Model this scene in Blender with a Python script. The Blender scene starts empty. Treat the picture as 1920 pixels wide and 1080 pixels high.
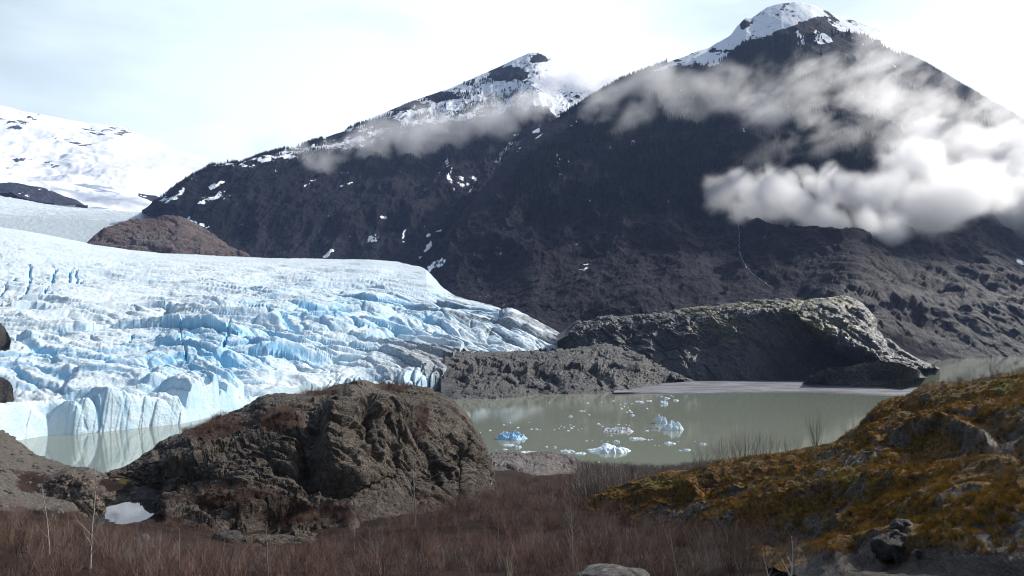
import bpy, math
import numpy as np
from mathutils import Vector, Matrix
rng = np.random.default_rng(7)
R_ = math.radians
scene = bpy.context.scene

# ------------------------------------------------------------------ camera
FPX, HCAM = 1507.0, 60.0                    # focal length in photo pixels, eye height above the lake
PITCH = math.atan2(60.0, FPX)
cam_d = bpy.data.cameras.new("camera")
cam_d.sensor_width = 36.0
cam_d.lens = 36.0 * FPX / 1920.0
cam_d.clip_start = 0.3
cam_d.clip_end = 60000.0
cam = bpy.data.objects.new("camera", cam_d)
scene.collection.objects.link(cam)
cam.location = (0, 0, HCAM)
cam.rotation_euler = (math.pi / 2 + PITCH, 0, 0)
scene.camera = cam

# ------------------------------------------------------------------ sky, sun, exposure
SUN_EL, SUN_AZ = R_(37.0), R_(61.0)         # azimuth to the right of the view axis (+Y)
world = bpy.data.worlds.new("World")
scene.world = world
world.use_nodes = True
wt = world.node_tree
for n_ in list(wt.nodes): wt.nodes.remove(n_)
w_out = wt.nodes.new('ShaderNodeOutputWorld')
w_bg = wt.nodes.new('ShaderNodeBackground')
w_bg.inputs['Strength'].default_value = 0.10
sky = wt.nodes.new('ShaderNodeTexSky')
sky.sky_type = 'NISHITA'
sky.sun_disc = False
sky.sun_elevation = SUN_EL
sky.sun_rotation = SUN_AZ
sky.altitude = 60
sky.air_density = 1.0
sky.dust_density = 2.5
sky.ozone_density = 2.0
# thin high veil cloud over the whole sky, thicker towards the horizon
w_tc = wt.nodes.new('ShaderNodeTexCoord')
w_map = wt.nodes.new('ShaderNodeMapping')
w_map.inputs['Scale'].default_value = (1.0, 1.0, 3.2)
w_map.inputs['Location'].default_value = (3.1, 0.4, 0.35)
w_no = wt.nodes.new('ShaderNodeTexNoise')
w_no.inputs['Scale'].default_value = 1.9
w_no.inputs['Detail'].default_value = 5.0
w_no.inputs['Roughness'].default_value = 0.5
w_ra = wt.nodes.new('ShaderNodeMapRange')
w_ra.inputs['From Min'].default_value = 0.36
w_ra.inputs['From Max'].default_value = 0.62
w_ra.inputs['To Min'].default_value = 0.42
w_ra.inputs['To Max'].default_value = 0.95
w_mix = wt.nodes.new('ShaderNodeMix'); w_mix.data_type = 'RGBA'
w_mix.inputs[7].default_value = (7.6, 8.8, 9.0, 1)
w_dot = wt.nodes.new('ShaderNodeVectorMath'); w_dot.operation = 'DOT_PRODUCT'
w_dot.inputs[1].default_value = (math.sin(SUN_AZ) * 0.8, math.cos(SUN_AZ) * 0.8, 0.15)
w_gl = wt.nodes.new('ShaderNodeMapRange')
w_gl.inputs['From Min'].default_value = -0.6; w_gl.inputs['From Max'].default_value = 0.35
w_gl.inputs['To Min'].default_value = 0.23; w_gl.inputs['To Max'].default_value = 1.3
w_mul = wt.nodes.new('ShaderNodeVectorMath'); w_mul.operation = 'SCALE'
w_mul.inputs[0].default_value = (9.0, 10.4, 10.7)
wt.links.new(w_tc.outputs['Generated'], w_dot.inputs[0])
wt.links.new(w_dot.outputs['Value'], w_gl.inputs['Value'])
wt.links.new(w_gl.outputs[0], w_mul.inputs['Scale'])
wt.links.new(w_mul.outputs[0], w_mix.inputs[7])
wt.links.new(w_tc.outputs['Generated'], w_map.inputs['Vector'])
wt.links.new(w_map.outputs[0], w_no.inputs['Vector'])
wt.links.new(w_no.outputs[0], w_ra.inputs['Value'])
w_sep = wt.nodes.new('ShaderNodeSeparateXYZ'); wt.links.new(w_tc.outputs['Generated'], w_sep.inputs[0])
w_el = wt.nodes.new('ShaderNodeMapRange')
w_el.inputs['From Min'].default_value = 0.22; w_el.inputs['From Max'].default_value = 0.75
w_el.inputs['To Min'].default_value = 0.0; w_el.inputs['To Max'].default_value = 0.75
wt.links.new(w_sep.outputs['Z'], w_el.inputs['Value'])
w_sub = wt.nodes.new('ShaderNodeMath'); w_sub.operation = 'SUBTRACT'; w_sub.use_clamp = True
wt.links.new(w_ra.outputs[0], w_sub.inputs[0]); wt.links.new(w_el.outputs[0], w_sub.inputs[1])
wt.links.new(w_sub.outputs[0], w_mix.inputs[0])
wt.links.new(sky.outputs[0], w_mix.inputs[6])
wt.links.new(w_mix.outputs[2], w_bg.inputs['Color'])
wt.links.new(w_bg.outputs[0], w_out.inputs['Surface'])

sun_d = bpy.data.lights.new("sun", 'SUN')
sun_d.energy = 4.2
sun_d.angle = R_(0.6)
sun_d.color = (1.0, 0.95, 0.87)
sun = bpy.data.objects.new("sun", sun_d)
scene.collection.objects.link(sun)
sdir = Vector((math.sin(SUN_AZ) * math.cos(SUN_EL), math.cos(SUN_AZ) * math.cos(SUN_EL), math.sin(SUN_EL)))
sun.rotation_euler = sdir.to_track_quat('Z', 'Y').to_euler()

scene.view_settings.view_transform = 'Standard'
scene.view_settings.look = 'None'
scene.view_settings.gamma = 1.0
scene.view_settings.exposure = 0.25
cy = scene.cycles
cy.max_bounces = 6
cy.filter_width = 1.05
cy.diffuse_bounces = 2
cy.glossy_bounces = 2
cy.transmission_bounces = 2
cy.volume_bounces = 4
cy.transparent_max_bounces = 8
cy.volume_step_rate = 1.0
cy.volume_max_steps = 256
cy.caustics_reflective = False
cy.caustics_refractive = False
cy.sample_clamp_indirect = 6.0

# ------------------------------------------------------------------ numpy noise
_gt = rng.normal(size=(256, 3)); _gt /= np.linalg.norm(_gt, axis=1)[:, None]
_GX, _GY, _GZ = [_gt[:, k].astype(np.float32) for k in range(3)]

def hsh(ix, iy, iz, seed):
    n = (ix.astype(np.uint32) * np.uint32(374761393) + iy.astype(np.uint32) * np.uint32(668265263)
         + iz.astype(np.uint32) * np.uint32(2246822519) + np.uint32((seed * 3266489917) & 0xffffffff))
    n = (n ^ (n >> np.uint32(13))) * np.uint32(1274126177)
    return n ^ (n >> np.uint32(16))

def noise(x, y, z, seed=0):
    """gradient noise, about -1..1"""
    x0, y0, z0 = np.floor(x), np.floor(y), np.floor(z)
    fx, fy, fz = (x - x0).astype(np.float32), (y - y0).astype(np.float32), (z - z0).astype(np.float32)
    ix, iy, iz = x0.astype(np.int32), y0.astype(np.int32), z0.astype(np.int32)
    ux = fx * fx * fx * (fx * (fx * 6 - 15) + 10)
    uy = fy * fy * fy * (fy * (fy * 6 - 15) + 10)
    uz = fz * fz * fz * (fz * (fz * 6 - 15) + 10)
    out = 0
    for dz in (0, 1):
        wz = uz if dz else 1 - uz
        for dy in (0, 1):
            wy = uy if dy else 1 - uy
            for dx in (0, 1):
                wx = ux if dx else 1 - ux
                h = (hsh(ix + dx, iy + dy, iz + dz, seed) & np.uint32(255)).astype(np.intp)
                out = out + wx * wy * wz * (_GX[h] * (fx - dx) + _GY[h] * (fy - dy) + _GZ[h] * (fz - dz))
    return out * 1.7

def fbm(p, wl, octs=5, gain=0.5, seed=0, st=(1, 1, 1), ridged=False):
    """p = (x, y, z) arrays, wl = wavelength in metres of the first octave"""
    out, a, tot, f = 0, 1.0, 0.0, 1.0 / wl
    for k in range(octs):
        n = noise(p[0] * f * st[0], p[1] * f * st[1], p[2] * f * st[2], seed + 17 * k)
        if ridged: n = 1 - 2 * np.abs(n) ** 0.9
        out = out + a * n; tot += a; a *= gain; f *= 2.03
    return out / tot * 1.7

def vor(p, wl, seed=0, st=(1, 1, 1), three=True, jit=0.9):
    """(F1, F2, cell random 0..1, tilt value inside the nearest cell -1..1)"""
    q = [p[k] / wl * st[k] for k in range(3)]
    c = [np.floor(a) for a in q]
    f = [(a - b).astype(np.float32) for a, b in zip(q, c)]
    ci = [a.astype(np.int32) for a in c]
    F1 = np.full(q[0].shape, 9.0, np.float32); F2 = F1.copy()
    H = np.zeros(q[0].shape, np.uint32); OX = np.zeros(q[0].shape, np.float32); T = np.zeros(q[0].shape, np.float32)
    zz = (-1, 0, 1) if three else (0,)
    for dz in zz:
        for dy in (-1, 0, 1):
            for dx in (-1, 0, 1):
                h = hsh(ci[0] + dx, ci[1] + dy, (ci[2] + dz) if three else ci[2] * 0, seed)
                ox = dx + 0.5 + jit * (((h & np.uint32(1023)).astype(np.float32) / 1023) - 0.5) - f[0]
                oy = dy + 0.5 + jit * ((((h >> np.uint32(10)) & np.uint32(1023)).astype(np.float32) / 1023) - 0.5) - f[1]
                if three:
                    oz = dz + 0.5 + jit * ((((h >> np.uint32(20)) & np.uint32(1023)).astype(np.float32) / 1023) - 0.5) - f[2]
                else: oz = 0 * ox
                d = np.sqrt(ox * ox + oy * oy + oz * oz)
                near = d < F1
                F2 = np.where(near, F1, np.minimum(F2, d))
                g = (h & np.uint32(255)).astype(np.intp)
                T = np.where(near, -(ox * _GX[g] + oy * _GY[g] + oz * _GZ[g]), T)
                OX = np.where(near, -ox, OX)
                F1 = np.where(near, d, F1); H = np.where(near, h, H)
    return F1, F2, ((H >> np.uint32(7)) & np.uint32(1023)).astype(np.float32) / 1023, T, OX

def sstep(a, b, x):
    t = np.clip((x - a) / (b - a), 0, 1)
    return t * t * (3 - 2 * t)

# ------------------------------------------------------------------ photo geometry
_cp, _sp = math.cos(PITCH), math.sin(PITCH)
def ray(u, v):
    """azimuth and tangent of elevation of a photo pixel (1920 x 1080)"""
    x = (u - 960.0) / FPX; zz = (540.0 - v) / FPX
    Y = _cp - zz * _sp; Z = _sp + zz * _cp
    return math.atan2(x, Y), Z / math.hypot(x, Y)
def at(u, v, r):
    ph, te = ray(u, v)
    return Vector((r * math.sin(ph), r * math.cos(ph), HCAM + te * r))
def onz(u, v, z=0.0):
    """(u, v, r) of the point of that pixel's ray on height z"""
    ph, te = ray(u, v)
    return (u, v, (z - HCAM) / te)
def foot(u, v, dz=14.0):
    """(u, v, r) of a point dz metres under the waterline seen at that pixel"""
    r = onz(u, v, 0.0)[2]; d = r * math.cos(ray(u, v)[0])
    return (u, v + FPX * dz / d, r)
def proj(X, Y, Z):
    Z = Z - HCAM
    d = Y * _cp + Z * _sp; up = -Y * _sp + Z * _cp
    d = np.maximum(d, 0.1)
    return 960 + FPX * X / d, 540 - FPX * up / d

def curve_at(pts, phi, smooth=0):
    a = sorted([(ray(u, v) + (r,)) for u, v, r in pts])
    ph = [q[0] for q in a]
    te = np.interp(phi, ph, [q[1] for q in a]); r = np.interp(phi, ph, [q[2] for q in a])
    for _ in range(smooth):
        te[1:-1] = (te[:-2] + 2 * te[1:-1] + te[2:]) / 4; r[1:-1] = (r[:-2] + 2 * r[1:-1] + r[2:]) / 4
    return r, HCAM + te * r

# ------------------------------------------------------------------ object helpers
COL = scene.collection
def tag(o, label=None, cat=None, group=None, kind=None):
    if label: o['label'] = label
    if cat: o['category'] = cat
    if group: o['group'] = group
    if kind: o['kind'] = kind
    return o
def link(o, parent=None):
    COL.objects.link(o)
    if parent is not None: o.parent = parent
    return o
def mesh_np(name, V, F, m=None, parent=None, smooth=True, attrs=None):
    """V (n,3) array, F (k,4 or 3) index array -> linked mesh object"""
    me = bpy.data.meshes.new(name)
    V = np.ascontiguousarray(V, np.float32); F = np.ascontiguousarray(F, np.int32)
    k = F.shape[1]
    me.vertices.add(len(V)); me.vertices.foreach_set('co', V.ravel())
    me.loops.add(F.size); me.loops.foreach_set('vertex_index', F.ravel())
    me.polygons.add(len(F)); me.polygons.foreach_set('loop_start', np.arange(0, F.size, k, dtype=np.int32))
    me.polygons.foreach_set('use_smooth', np.full(len(F), smooth, bool))
    for an, av in (attrs or {}).items():
        at_ = me.attributes.new(an, 'FLOAT', 'POINT'); at_.data.foreach_set('value', np.ascontiguousarray(av, np.float32).ravel())
    me.update(calc_edges=True)
    if m: me.materials.append(m)
    return link(bpy.data.objects.new(name, me), parent)
def grid_faces(nr, nc, wrap=False):
    i = np.arange(nr - 1)[:, None]; j = np.arange(nc if wrap else nc - 1)[None, :]
    j2 = (j + 1) % nc if wrap else j + 1
    a = i * nc + j; b = i * nc + j2; c = (i + 1) * nc + j2; d = (i + 1) * nc + j
    return np.stack([a, b, c, d], -1).reshape(-1, 4)
def grid_normals(X, Y, Z):
    P = np.stack([X, Y, Z], -1)
    n = np.cross(np.gradient(P, axis=1), np.gradient(P, axis=0))
    n /= np.maximum(np.linalg.norm(n, axis=-1, keepdims=True), 1e-9)
    return np.where(n[..., 2:3] < 0, -n, n)

def loft(name, curves, u0, u1, ncol, m, fn, smooth=6, rowsmooth=4, taper=0.0):
    """Landform on a polar grid about the eye. curves: near to far, dicts pts=[(u,v,r)], w=relief weight at the curve,
    n=rows to the next curve, p=profile exponent to the next. fn(ctx) -> (relief along the normal, {attributes})"""
    phi = np.linspace(ray(u0, 600)[0], ray(u1, 600)[0], ncol)
    RR, ZZ, WW, LK = [], [], [], []
    cs = [curve_at(c['pts'], phi, smooth) for c in curves]
    for i in range(len(curves) - 1):
        n = curves[i]['n']; p = curves[i].get('p', 1.0); (r0, z0), (r1, z1) = cs[i], cs[i + 1]
        for k in range(n):
            t = k / n
            RR.append(r0 + (r1 - r0) * t); ZZ.append(z0 + (z1 - z0) * t ** p)
            WW.append(np.full(ncol, curves[i]['w'] * (1 - t) + curves[i + 1]['w'] * t))
            LK.append(k == 0 and (curves[i].get('lock', False) or i == 0))
    RR.append(cs[-1][0]); ZZ.append(cs[-1][1]); WW.append(np.full(ncol, curves[-1]['w'])); LK.append(True)
    RR, ZZ, WW, LK = map(np.array, (RR, ZZ, WW, LK))
    if taper:
        tt = np.linspace(0, 1, ncol); WW = WW * (sstep(0, taper, tt) * sstep(0, taper, 1 - tt))[None]
    free = ~LK[1:-1]
    for _ in range(rowsmooth):
        for A in (RR, ZZ):
            s = (A[:-2] + 2 * A[1:-1] + A[2:]) / 4
            A[1:-1][free] = s[free]
    X = RR * np.sin(phi)[None]; Y = RR * np.cos(phi)[None]; Z = ZZ
    N = grid_normals(X, Y, Z)
    U, V = proj(X, Y, Z)
    class C: pass
    c = C(); c.P = (X, Y, Z); c.N = N; c.U = U; c.V = V; c.W = WW; c.R = RR; c.nrow = len(RR)
    d, attrs = fn(c)
    if isinstance(d, tuple): dx, dy, dz = d
    else: dx, dy, dz = d * N[..., 0], d * N[..., 1], d * N[..., 2]
    X, Y, Z = X + dx * WW, Y + dy * WW, Z + dz * WW
    if callable(attrs):
        c.P = (X, Y, Z); c.N = grid_normals(X, Y, Z); c.U, c.V = proj(X, Y, Z); attrs = attrs(c)
    V_ = np.stack([X, Y, Z], -1).reshape(-1, 3)
    o = mesh_np(name, V_, grid_faces(*X.shape), m, attrs={k: a for k, a in attrs.items()})
    GRIDS[o.name] = (phi, X, Y, Z)
    return o
GRIDS = {}

def stroke(U, V, pts, width):
    """1 on a polyline (photo pixels), falling to 0 at width"""
    best = np.full(U.shape, 1e9)
    for (ax, ay), (bx, by) in zip(pts[:-1], pts[1:]):
        dx, dy = bx - ax, by - ay
        t = np.clip(((U - ax) * dx + (V - ay) * dy) / (dx * dx + dy * dy + 1e-9), 0, 1)
        best = np.minimum(best, np.hypot(U - ax - t * dx, V - ay - t * dy))
    return 1 - sstep(0, width, best)
def blob(U, V, u, v, ru, rv):
    return 1 - sstep(0.35, 1.0, np.hypot((U - u) / ru, (V - v) / rv))
def warp(c, wl, px, seed):
    return c.U + px * fbm(c.P, wl, 5, 0.65, seed), c.V + px * 0.8 * fbm(c.P, wl, 5, 0.65, seed + 3)
def lin(U, pts):
    return np.interp(U, [p[0] for p in pts], [p[1] for p in pts])

# ------------------------------------------------------------------ materials
class MT:
    def __init__(self, name):
        self.m = bpy.data.materials.new(name); self.m.use_nodes = True
        self.t = self.m.node_tree
        for n in list(self.t.nodes): self.t.nodes.remove(n)
        self.out = self.t.nodes.new('ShaderNodeOutputMaterial')
        self._geo = None
    def N(self, kind): return self.t.nodes.new(kind)
    def put(self, sock, v):
        if isinstance(v, bpy.types.NodeSocket): self.t.links.new(v, sock)
        elif isinstance(v, (tuple, list)) and len(v) == 3 and sock.type == 'RGBA': sock.default_value = (*v, 1)
        else: sock.default_value = v
    def pos(self, scale=None, rot=None):
        g = self.N('ShaderNodeTexCoord').outputs['Object']
        if scale is None and rot is None: return g
        mp = self.N('ShaderNodeMapping'); self.put(mp.inputs['Vector'], g)
        if rot: mp.inputs['Rotation'].default_value = rot
        if scale: mp.inputs['Scale'].default_value = scale
        return mp.outputs[0]
    def noise(self, wl, detail=5, rough=0.55, vec=None, dist=0.0):
        n = self.N('ShaderNodeTexNoise')
        self.put(n.inputs['Vector'], vec or self.pos()); n.inputs['Scale'].default_value = 1.0 / wl
        n.inputs['Detail'].default_value = detail; n.inputs['Roughness'].default_value = rough
        n.inputs['Distortion'].default_value = dist
        return n.outputs[0]
    def vor(self, wl, vec=None, feature='F1', out=0):
        n = self.N('ShaderNodeTexVoronoi'); n.feature = feature
        self.put(n.inputs['Vector'], vec or self.pos()); n.inputs['Scale'].default_value = 1.0 / wl
        return n.outputs[out]
    def rng(self, v, a, b, c=0.0, d=1.0):
        n = self.N('ShaderNodeMapRange'); self.put(n.inputs[0], v)
        for k, x in zip((1, 2, 3, 4), (a, b, c, d)): self.put(n.inputs[k], x)
        return n.outputs[0]
    def math(self, op, a, b=0.0, clamp=False):
        n = self.N('ShaderNodeMath'); n.operation = op; n.use_clamp = clamp
        self.put(n.inputs[0], a); self.put(n.inputs[1], b); return n.outputs[0]
    def mix(self, f, a, b):
        n = self.N('ShaderNodeMix'); n.data_type = 'RGBA'
        self.put(n.inputs[0], f); self.put(n.inputs[6], a); self.put(n.inputs[7], b); return n.outputs[2]
    def attr(self, name):
        n = self.N('ShaderNodeAttribute'); n.attribute_name = name; return n.outputs['Fac']
    def bump(self, h, strength=0.5, dist=1.0, nrm=None):
        n = self.N('ShaderNodeBump'); n.inputs['Strength'].default_value = strength
        n.inputs['Distance'].default_value = dist; self.put(n.inputs['Height'], h)
        if nrm: self.put(n.inputs['Normal'], nrm)
        return n.outputs[0]
    def surf(self, col, rough=0.9, bump=None, spec=0.3, **kw):
        b = self.N('ShaderNodeBsdfPrincipled')
        self.put(b.inputs['Base Color'], col); self.put(b.inputs['Roughness'], rough)
        self.put(b.inputs['Specular IOR Level'], spec)
        if bump: self.put(b.inputs['Normal'], bump)
        for k, v in kw.items(): self.put(b.inputs[k.replace('_', ' ')], v)
        self.t.links.new(b.outputs[0], self.out.inputs['Surface'])
        return self.m

def m_mountain(name, base, base2, grey, tree, rough=0.85, wl=1.0, spec=0.08):
    M = MT(name)
    big = M.noise(260 * wl, 6, 0.6); fine = M.noise(14 * wl, 6, 0.7)
    c = M.mix(M.rng(big, 0.35, 0.65), base, base2)
    c = M.mix(M.math('MULTIPLY', M.attr('scree'), M.rng(fine, 0.3, 0.6)), c, grey)
    c = M.mix(M.attr('forest'), c, tree)
    speck = M.noise(5 * wl, 3, 0.7)
    c = M.mix(M.math('MULTIPLY', M.rng(speck, 0.60, 0.72), M.rng(M.attr('scree'), 0.1, 0.8, 0.15, 0.8)), c, (0.13, 0.125, 0.14))
    v = M.rng(fine, 0.3, 0.75, 0.55, 1.5)
    h = M.N('ShaderNodeMix'); h.data_type = 'RGBA'; h.blend_type = 'MULTIPLY'
    M.put(h.inputs[0], 1.0); M.put(h.inputs[6], c); M.put(h.inputs[7], v)
    sn = M.rng(M.math('ADD', M.attr('snow'), M.math('ADD', M.math('MULTIPLY', M.math('SUBTRACT', fine, 0.5), 0.9), M.math('MULTIPLY', M.math('SUBTRACT', M.noise(40 * wl, 6, 0.75, M.pos((1, 0.5, 0.5))), 0.5), 2.2))), 0.46, 0.56)
    c = M.mix(sn, h.outputs[2], (0.88, 0.90, 0.94))
    b = M.bump(M.noise(34 * wl, 9, 0.74, M.pos((1, 0.7, 0.55))), 1.0, 16 * wl)
    M.put(b.node.inputs['Strength'], M.rng(sn, 0, 1, 1.0, 0.12))
    return M.surf(c, M.rng(M.attr('wet'), 0, 1, rough, 0.45), b, M.rng(M.attr('wet'), 0, 1, spec, 0.15))

# ================================================================== terrain and lake
M = MT('lake_bed'); MAT_BED = M.surf((0.2, 0.19, 0.16))
S = 30000.0
mesh_np('terrain', [(-S, -S, -14), (S, -S, -14), (S, S, -14), (-S, S, -14)], [(0, 1, 2, 3)], MAT_BED)['kind'] = 'structure'
M = MT('glacial_water')
sil = M.noise(260, 4, 0.5, M.pos((1, 0.45, 1)))
col = M.mix(M.rng(sil, 0.35, 0.65), (0.195, 0.215, 0.165), (0.225, 0.245, 0.19))
rip = M.noise(1.3, 3, 0.5, M.pos((0.6, 1, 1)))
calm = M.rng(M.noise(420, 3, 0.5), 0.4, 0.6, 0.03, 0.10)
MAT_WATER = M.surf(col, calm, M.bump(rip, 0.035, 0.10), 0.5, IOR=1.33)
wr = np.array([1.0, 60, 120, 250, 500, 900, 1500, 2500, 6000, 15000])
wa = np.linspace(0, 2 * np.pi, 97)[:-1]
WX = (wr[:, None] * np.sin(wa)[None]); WY = (wr[:, None] * np.cos(wa)[None])
o = mesh_np('water', np.stack([WX, WY, 0 * WX], -1).reshape(-1, 3), grid_faces(len(wr), 96, True), MAT_WATER)
o['kind'] = 'structure'

# ================================================================== far snow mountain
def f_far(c):
    P = c.P
    d = 90 * fbm(P, 1500, 6, 0.5, 3, ridged=True) + 30 * fbm(P, 260, 4, 0.55, 9)
    def A(c):
        P = c.P; U, V = warp(c, 500, 14, 18)
        n = fbm(P, 420, 6, 0.6, 21)
        rock = 0.8 * np.maximum.reduce([
            blob(U, V, 30, 232, 50, 14) * 1.0, blob(U, V, 205, 243, 85, 9), blob(U, V, 105, 258, 20, 14) * .8,
            blob(U, V, 135, 264, 30, 9) * .8, blob(U, V, 165, 275, 25, 7) * .8, blob(U, V, 45, 299, 24, 8), blob(U, V, 100, 308, 30, 6) * .8,
            blob(U, V, 183, 323, 8, 6) * .8, blob(U, V, 65, 218, 12, 7)])
        return dict(snow=1.3 - 1.3 * sstep(0.45, 0.75, rock * .75 + 1.0 * fbm((P[0], P[1], P[2] * 1.6), 130, 5, .65, 23)) * (rock > 0.02), scree=0 * U, forest=0 * U)
    return d, A
far = loft('snow_mountain', [
    dict(pts=[(-250, 400, 5200), (0, 400, 5200), (300, 420, 5400), (700, 430, 5600)], w=0.3, n=70, p=1.1),
    dict(pts=[(-250, 330, 7000), (0, 330, 7000), (200, 345, 7000), (400, 360, 7200), (700, 380, 7000)], w=1, n=90, p=0.9),
    dict(pts=[(-250, 170, 9500), (-80, 190, 9500), (0, 204, 9500), (60, 214, 9500), (130, 229, 9500), (165, 235, 9500), (200, 238, 9500),
              (240, 247, 9500), (268, 257, 9500), (330, 280, 9500), (420, 306, 9500), (520, 322, 9500), (700, 335, 9500)],
         w=0.35, n=20, lock=True),
    dict(pts=[(-250, 500, 11000), (700, 520, 11000)], w=0, n=1)], -250, 700, 420,
    m_mountain('far_snow_rock', (0.05, 0.06, 0.09), (0.07, 0.08, 0.11), (0.1, 0.1, 0.12), (0.02, 0.02, 0.02), wl=2.5, spec=0.1), f_far, smooth=4)
tag(far, kind='structure')

def f_band(c):
    P = c.P
    d = 26 * fbm(P, 160, 5, 0.55, 5, ridged=True)
    def A(c):
        n = fbm(c.P, 120, 5, 0.6, 33)
        return dict(snow=sstep(0.05, 0.3, n + 0.12) * 0.35 + 0.9 * sstep(0.2, 0.5, n), scree=0.3 + 0 * n, forest=0 * n)
    return d, A
MAT_BAND = m_mountain('blue_cliff_rock', (0.04, 0.05, 0.08), (0.055, 0.06, 0.085), (0.09, 0.09, 0.11), (0.02, 0.02, 0.02), wl=1.2)
band = loft('rock_ridge', [
    dict(pts=[(-250, 374, 4300), (0, 366, 4300), (22, 362, 4300), (32, 372, 4300), (75, 380, 4300), (125, 388, 4300), (150, 386, 4300), (162, 388, 4300)], w=0.3, n=40),
    dict(pts=[(-250, 348, 4400), (-60, 346, 4400), (0, 345, 4400), (18, 342, 4400), (30, 343, 4400), (60, 350, 4400), (85, 354, 4400), (105, 362, 4400), (118, 368, 4400), (140, 375, 4400), (162, 387, 4400)], w=0.15, n=8, lock=True),
    dict(pts=[(-250, 400, 4700), (162, 400, 4700)], w=0, n=1)], -250, 160, 300, MAT_BAND, f_band, smooth=1)
tag(band, 'dark blue cliff band below the far snowfield, above the grey upper glacier at the left', 'rock ridge')
def f_nub(c):
    d, A = f_band(c); return d * 0.25, A
nub = loft('rock_ridge', [
    dict(pts=[(254, 363, 4600), (265, 368, 4600), (285, 379, 4600), (315, 385, 4600)], w=0.3, n=20),
    dict(pts=[(254, 364, 4650), (259, 362, 4650), (268, 364, 4650), (280, 366, 4650), (292, 367, 4650), (300, 372, 4650), (315, 366, 4650)], w=0.2, n=6, lock=True),
    dict(pts=[(254, 366, 4800), (315, 388, 4800)], w=0, n=1)], 255, 315, 100, MAT_BAND, f_nub, smooth=1, taper=.07)
tag(nub, 'small dark rock spur poking out of the white snowfield beside the mountain foot', 'rock ridge')

# ================================================================== middle mountain (snow peak)
def f_mid(c):
    P = c.P; X, Y, Z = P
    g = fbm((X, Y * .35, Z * .3), 230, 6, 0.55, 41, ridged=True)
    d = 34 * g + 9 * fbm(P, 60, 4, 0.6, 44)
    def A(c):
        P = c.P; U, V = warp(c, 160, 9, 48)
        n = fbm(P, 260, 7, 0.62, 51); n2 = fbm((P[0] * 1.0, P[1] * .3, P[2] * .35), 70, 5, 0.6, 55)
        ridge = lin(U, [(270, 395), (300, 375), (380, 320), (430, 308), (500, 288), (600, 262), (700, 222), (760, 195), (830, 172), (905, 140), (970, 110), (1000, 100), (1030, 108), (1100, 140)])
        below = V - ridge
        band_ = lin(U, [(270, -20), (430, 6), (520, 10), (640, 18), (700, 34), (800, 42), (850, 55), (900, 75), (1000, 95), (1100, 130)])
        s = sstep(14, -14, below - band_ + 30 * n) * (0.62 + 0.6 * sstep(-.3, .3, n2))
        dark = np.maximum.reduce([blob(U, V, 955, 140, 50, 22), blob(U, V, 830, 180, 45, 12), blob(U, V, 775, 200, 45, 12), blob(U, V, 720, 232, 40, 10), blob(U, V, 1010, 108, 22, 12), blob(U, V, 640, 252, 50, 7)])
        s = s - 1.1 * sstep(0.25, 0.6, dark * 1.25 + 0.6 * n + .4 * n2)
        pat = np.maximum.reduce([
            stroke(U, V, [(372, 385), (405, 370), (420, 362)], 9), stroke(U, V, [(400, 352), (420, 340)], 8), stroke(U, V, [(300, 380), (330, 370), (345, 355)], 9), blob(U, V, 455, 308, 12, 8),
            stroke(U, V, [(355, 412), (385, 424), (392, 424)], 8), blob(U, V, 517, 318, 6, 6), stroke(U, V, [(640, 355), (665, 342)], 6), blob(U, V, 722, 408, 12, 6),
            stroke(U, V, [(832, 298), (840, 330), (850, 355)], 9), blob(U, V, 870, 345, 40, 34) * 0.72, stroke(U, V, [(930, 300), (945, 282), (962, 262)], 14),
            blob(U, V, 700, 450, 22, 10) * .8, stroke(U, V, [(755, 455), (765, 430)], 7), stroke(U, V, [(607, 480), (618, 466)], 7), stroke(U, V, [(770, 495), (800, 468), (806, 458)], 8),
            stroke(U, V, [(820, 430), (800, 440)], 6), blob(U, V, 560, 330, 220, 28) * .25])
        n3 = fbm((P[0], P[1] * .5, P[2] * .5), 34, 4, .65, 78)
        s = np.maximum(s, 0.75 * sstep(0.45, 0.95, pat * .9 + 0.6 * n2 + 0.55 * n3))
        fo = sstep(0.0, 0.25, n + 0.1) * sstep(0, 60, below) * sstep(200, 60, below)
        return dict(snow=s, forest=fo, scree=0.5 * sstep(420, 470, V) + 0.25 * sstep(-.1, .3, n2))
    return d, A
MAT_MTN = m_mountain('dark_mountain_rock', (0.008, 0.008, 0.014), (0.013, 0.010, 0.015), (0.038, 0.038, 0.050), (0.004, 0.0065, 0.008))
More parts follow.
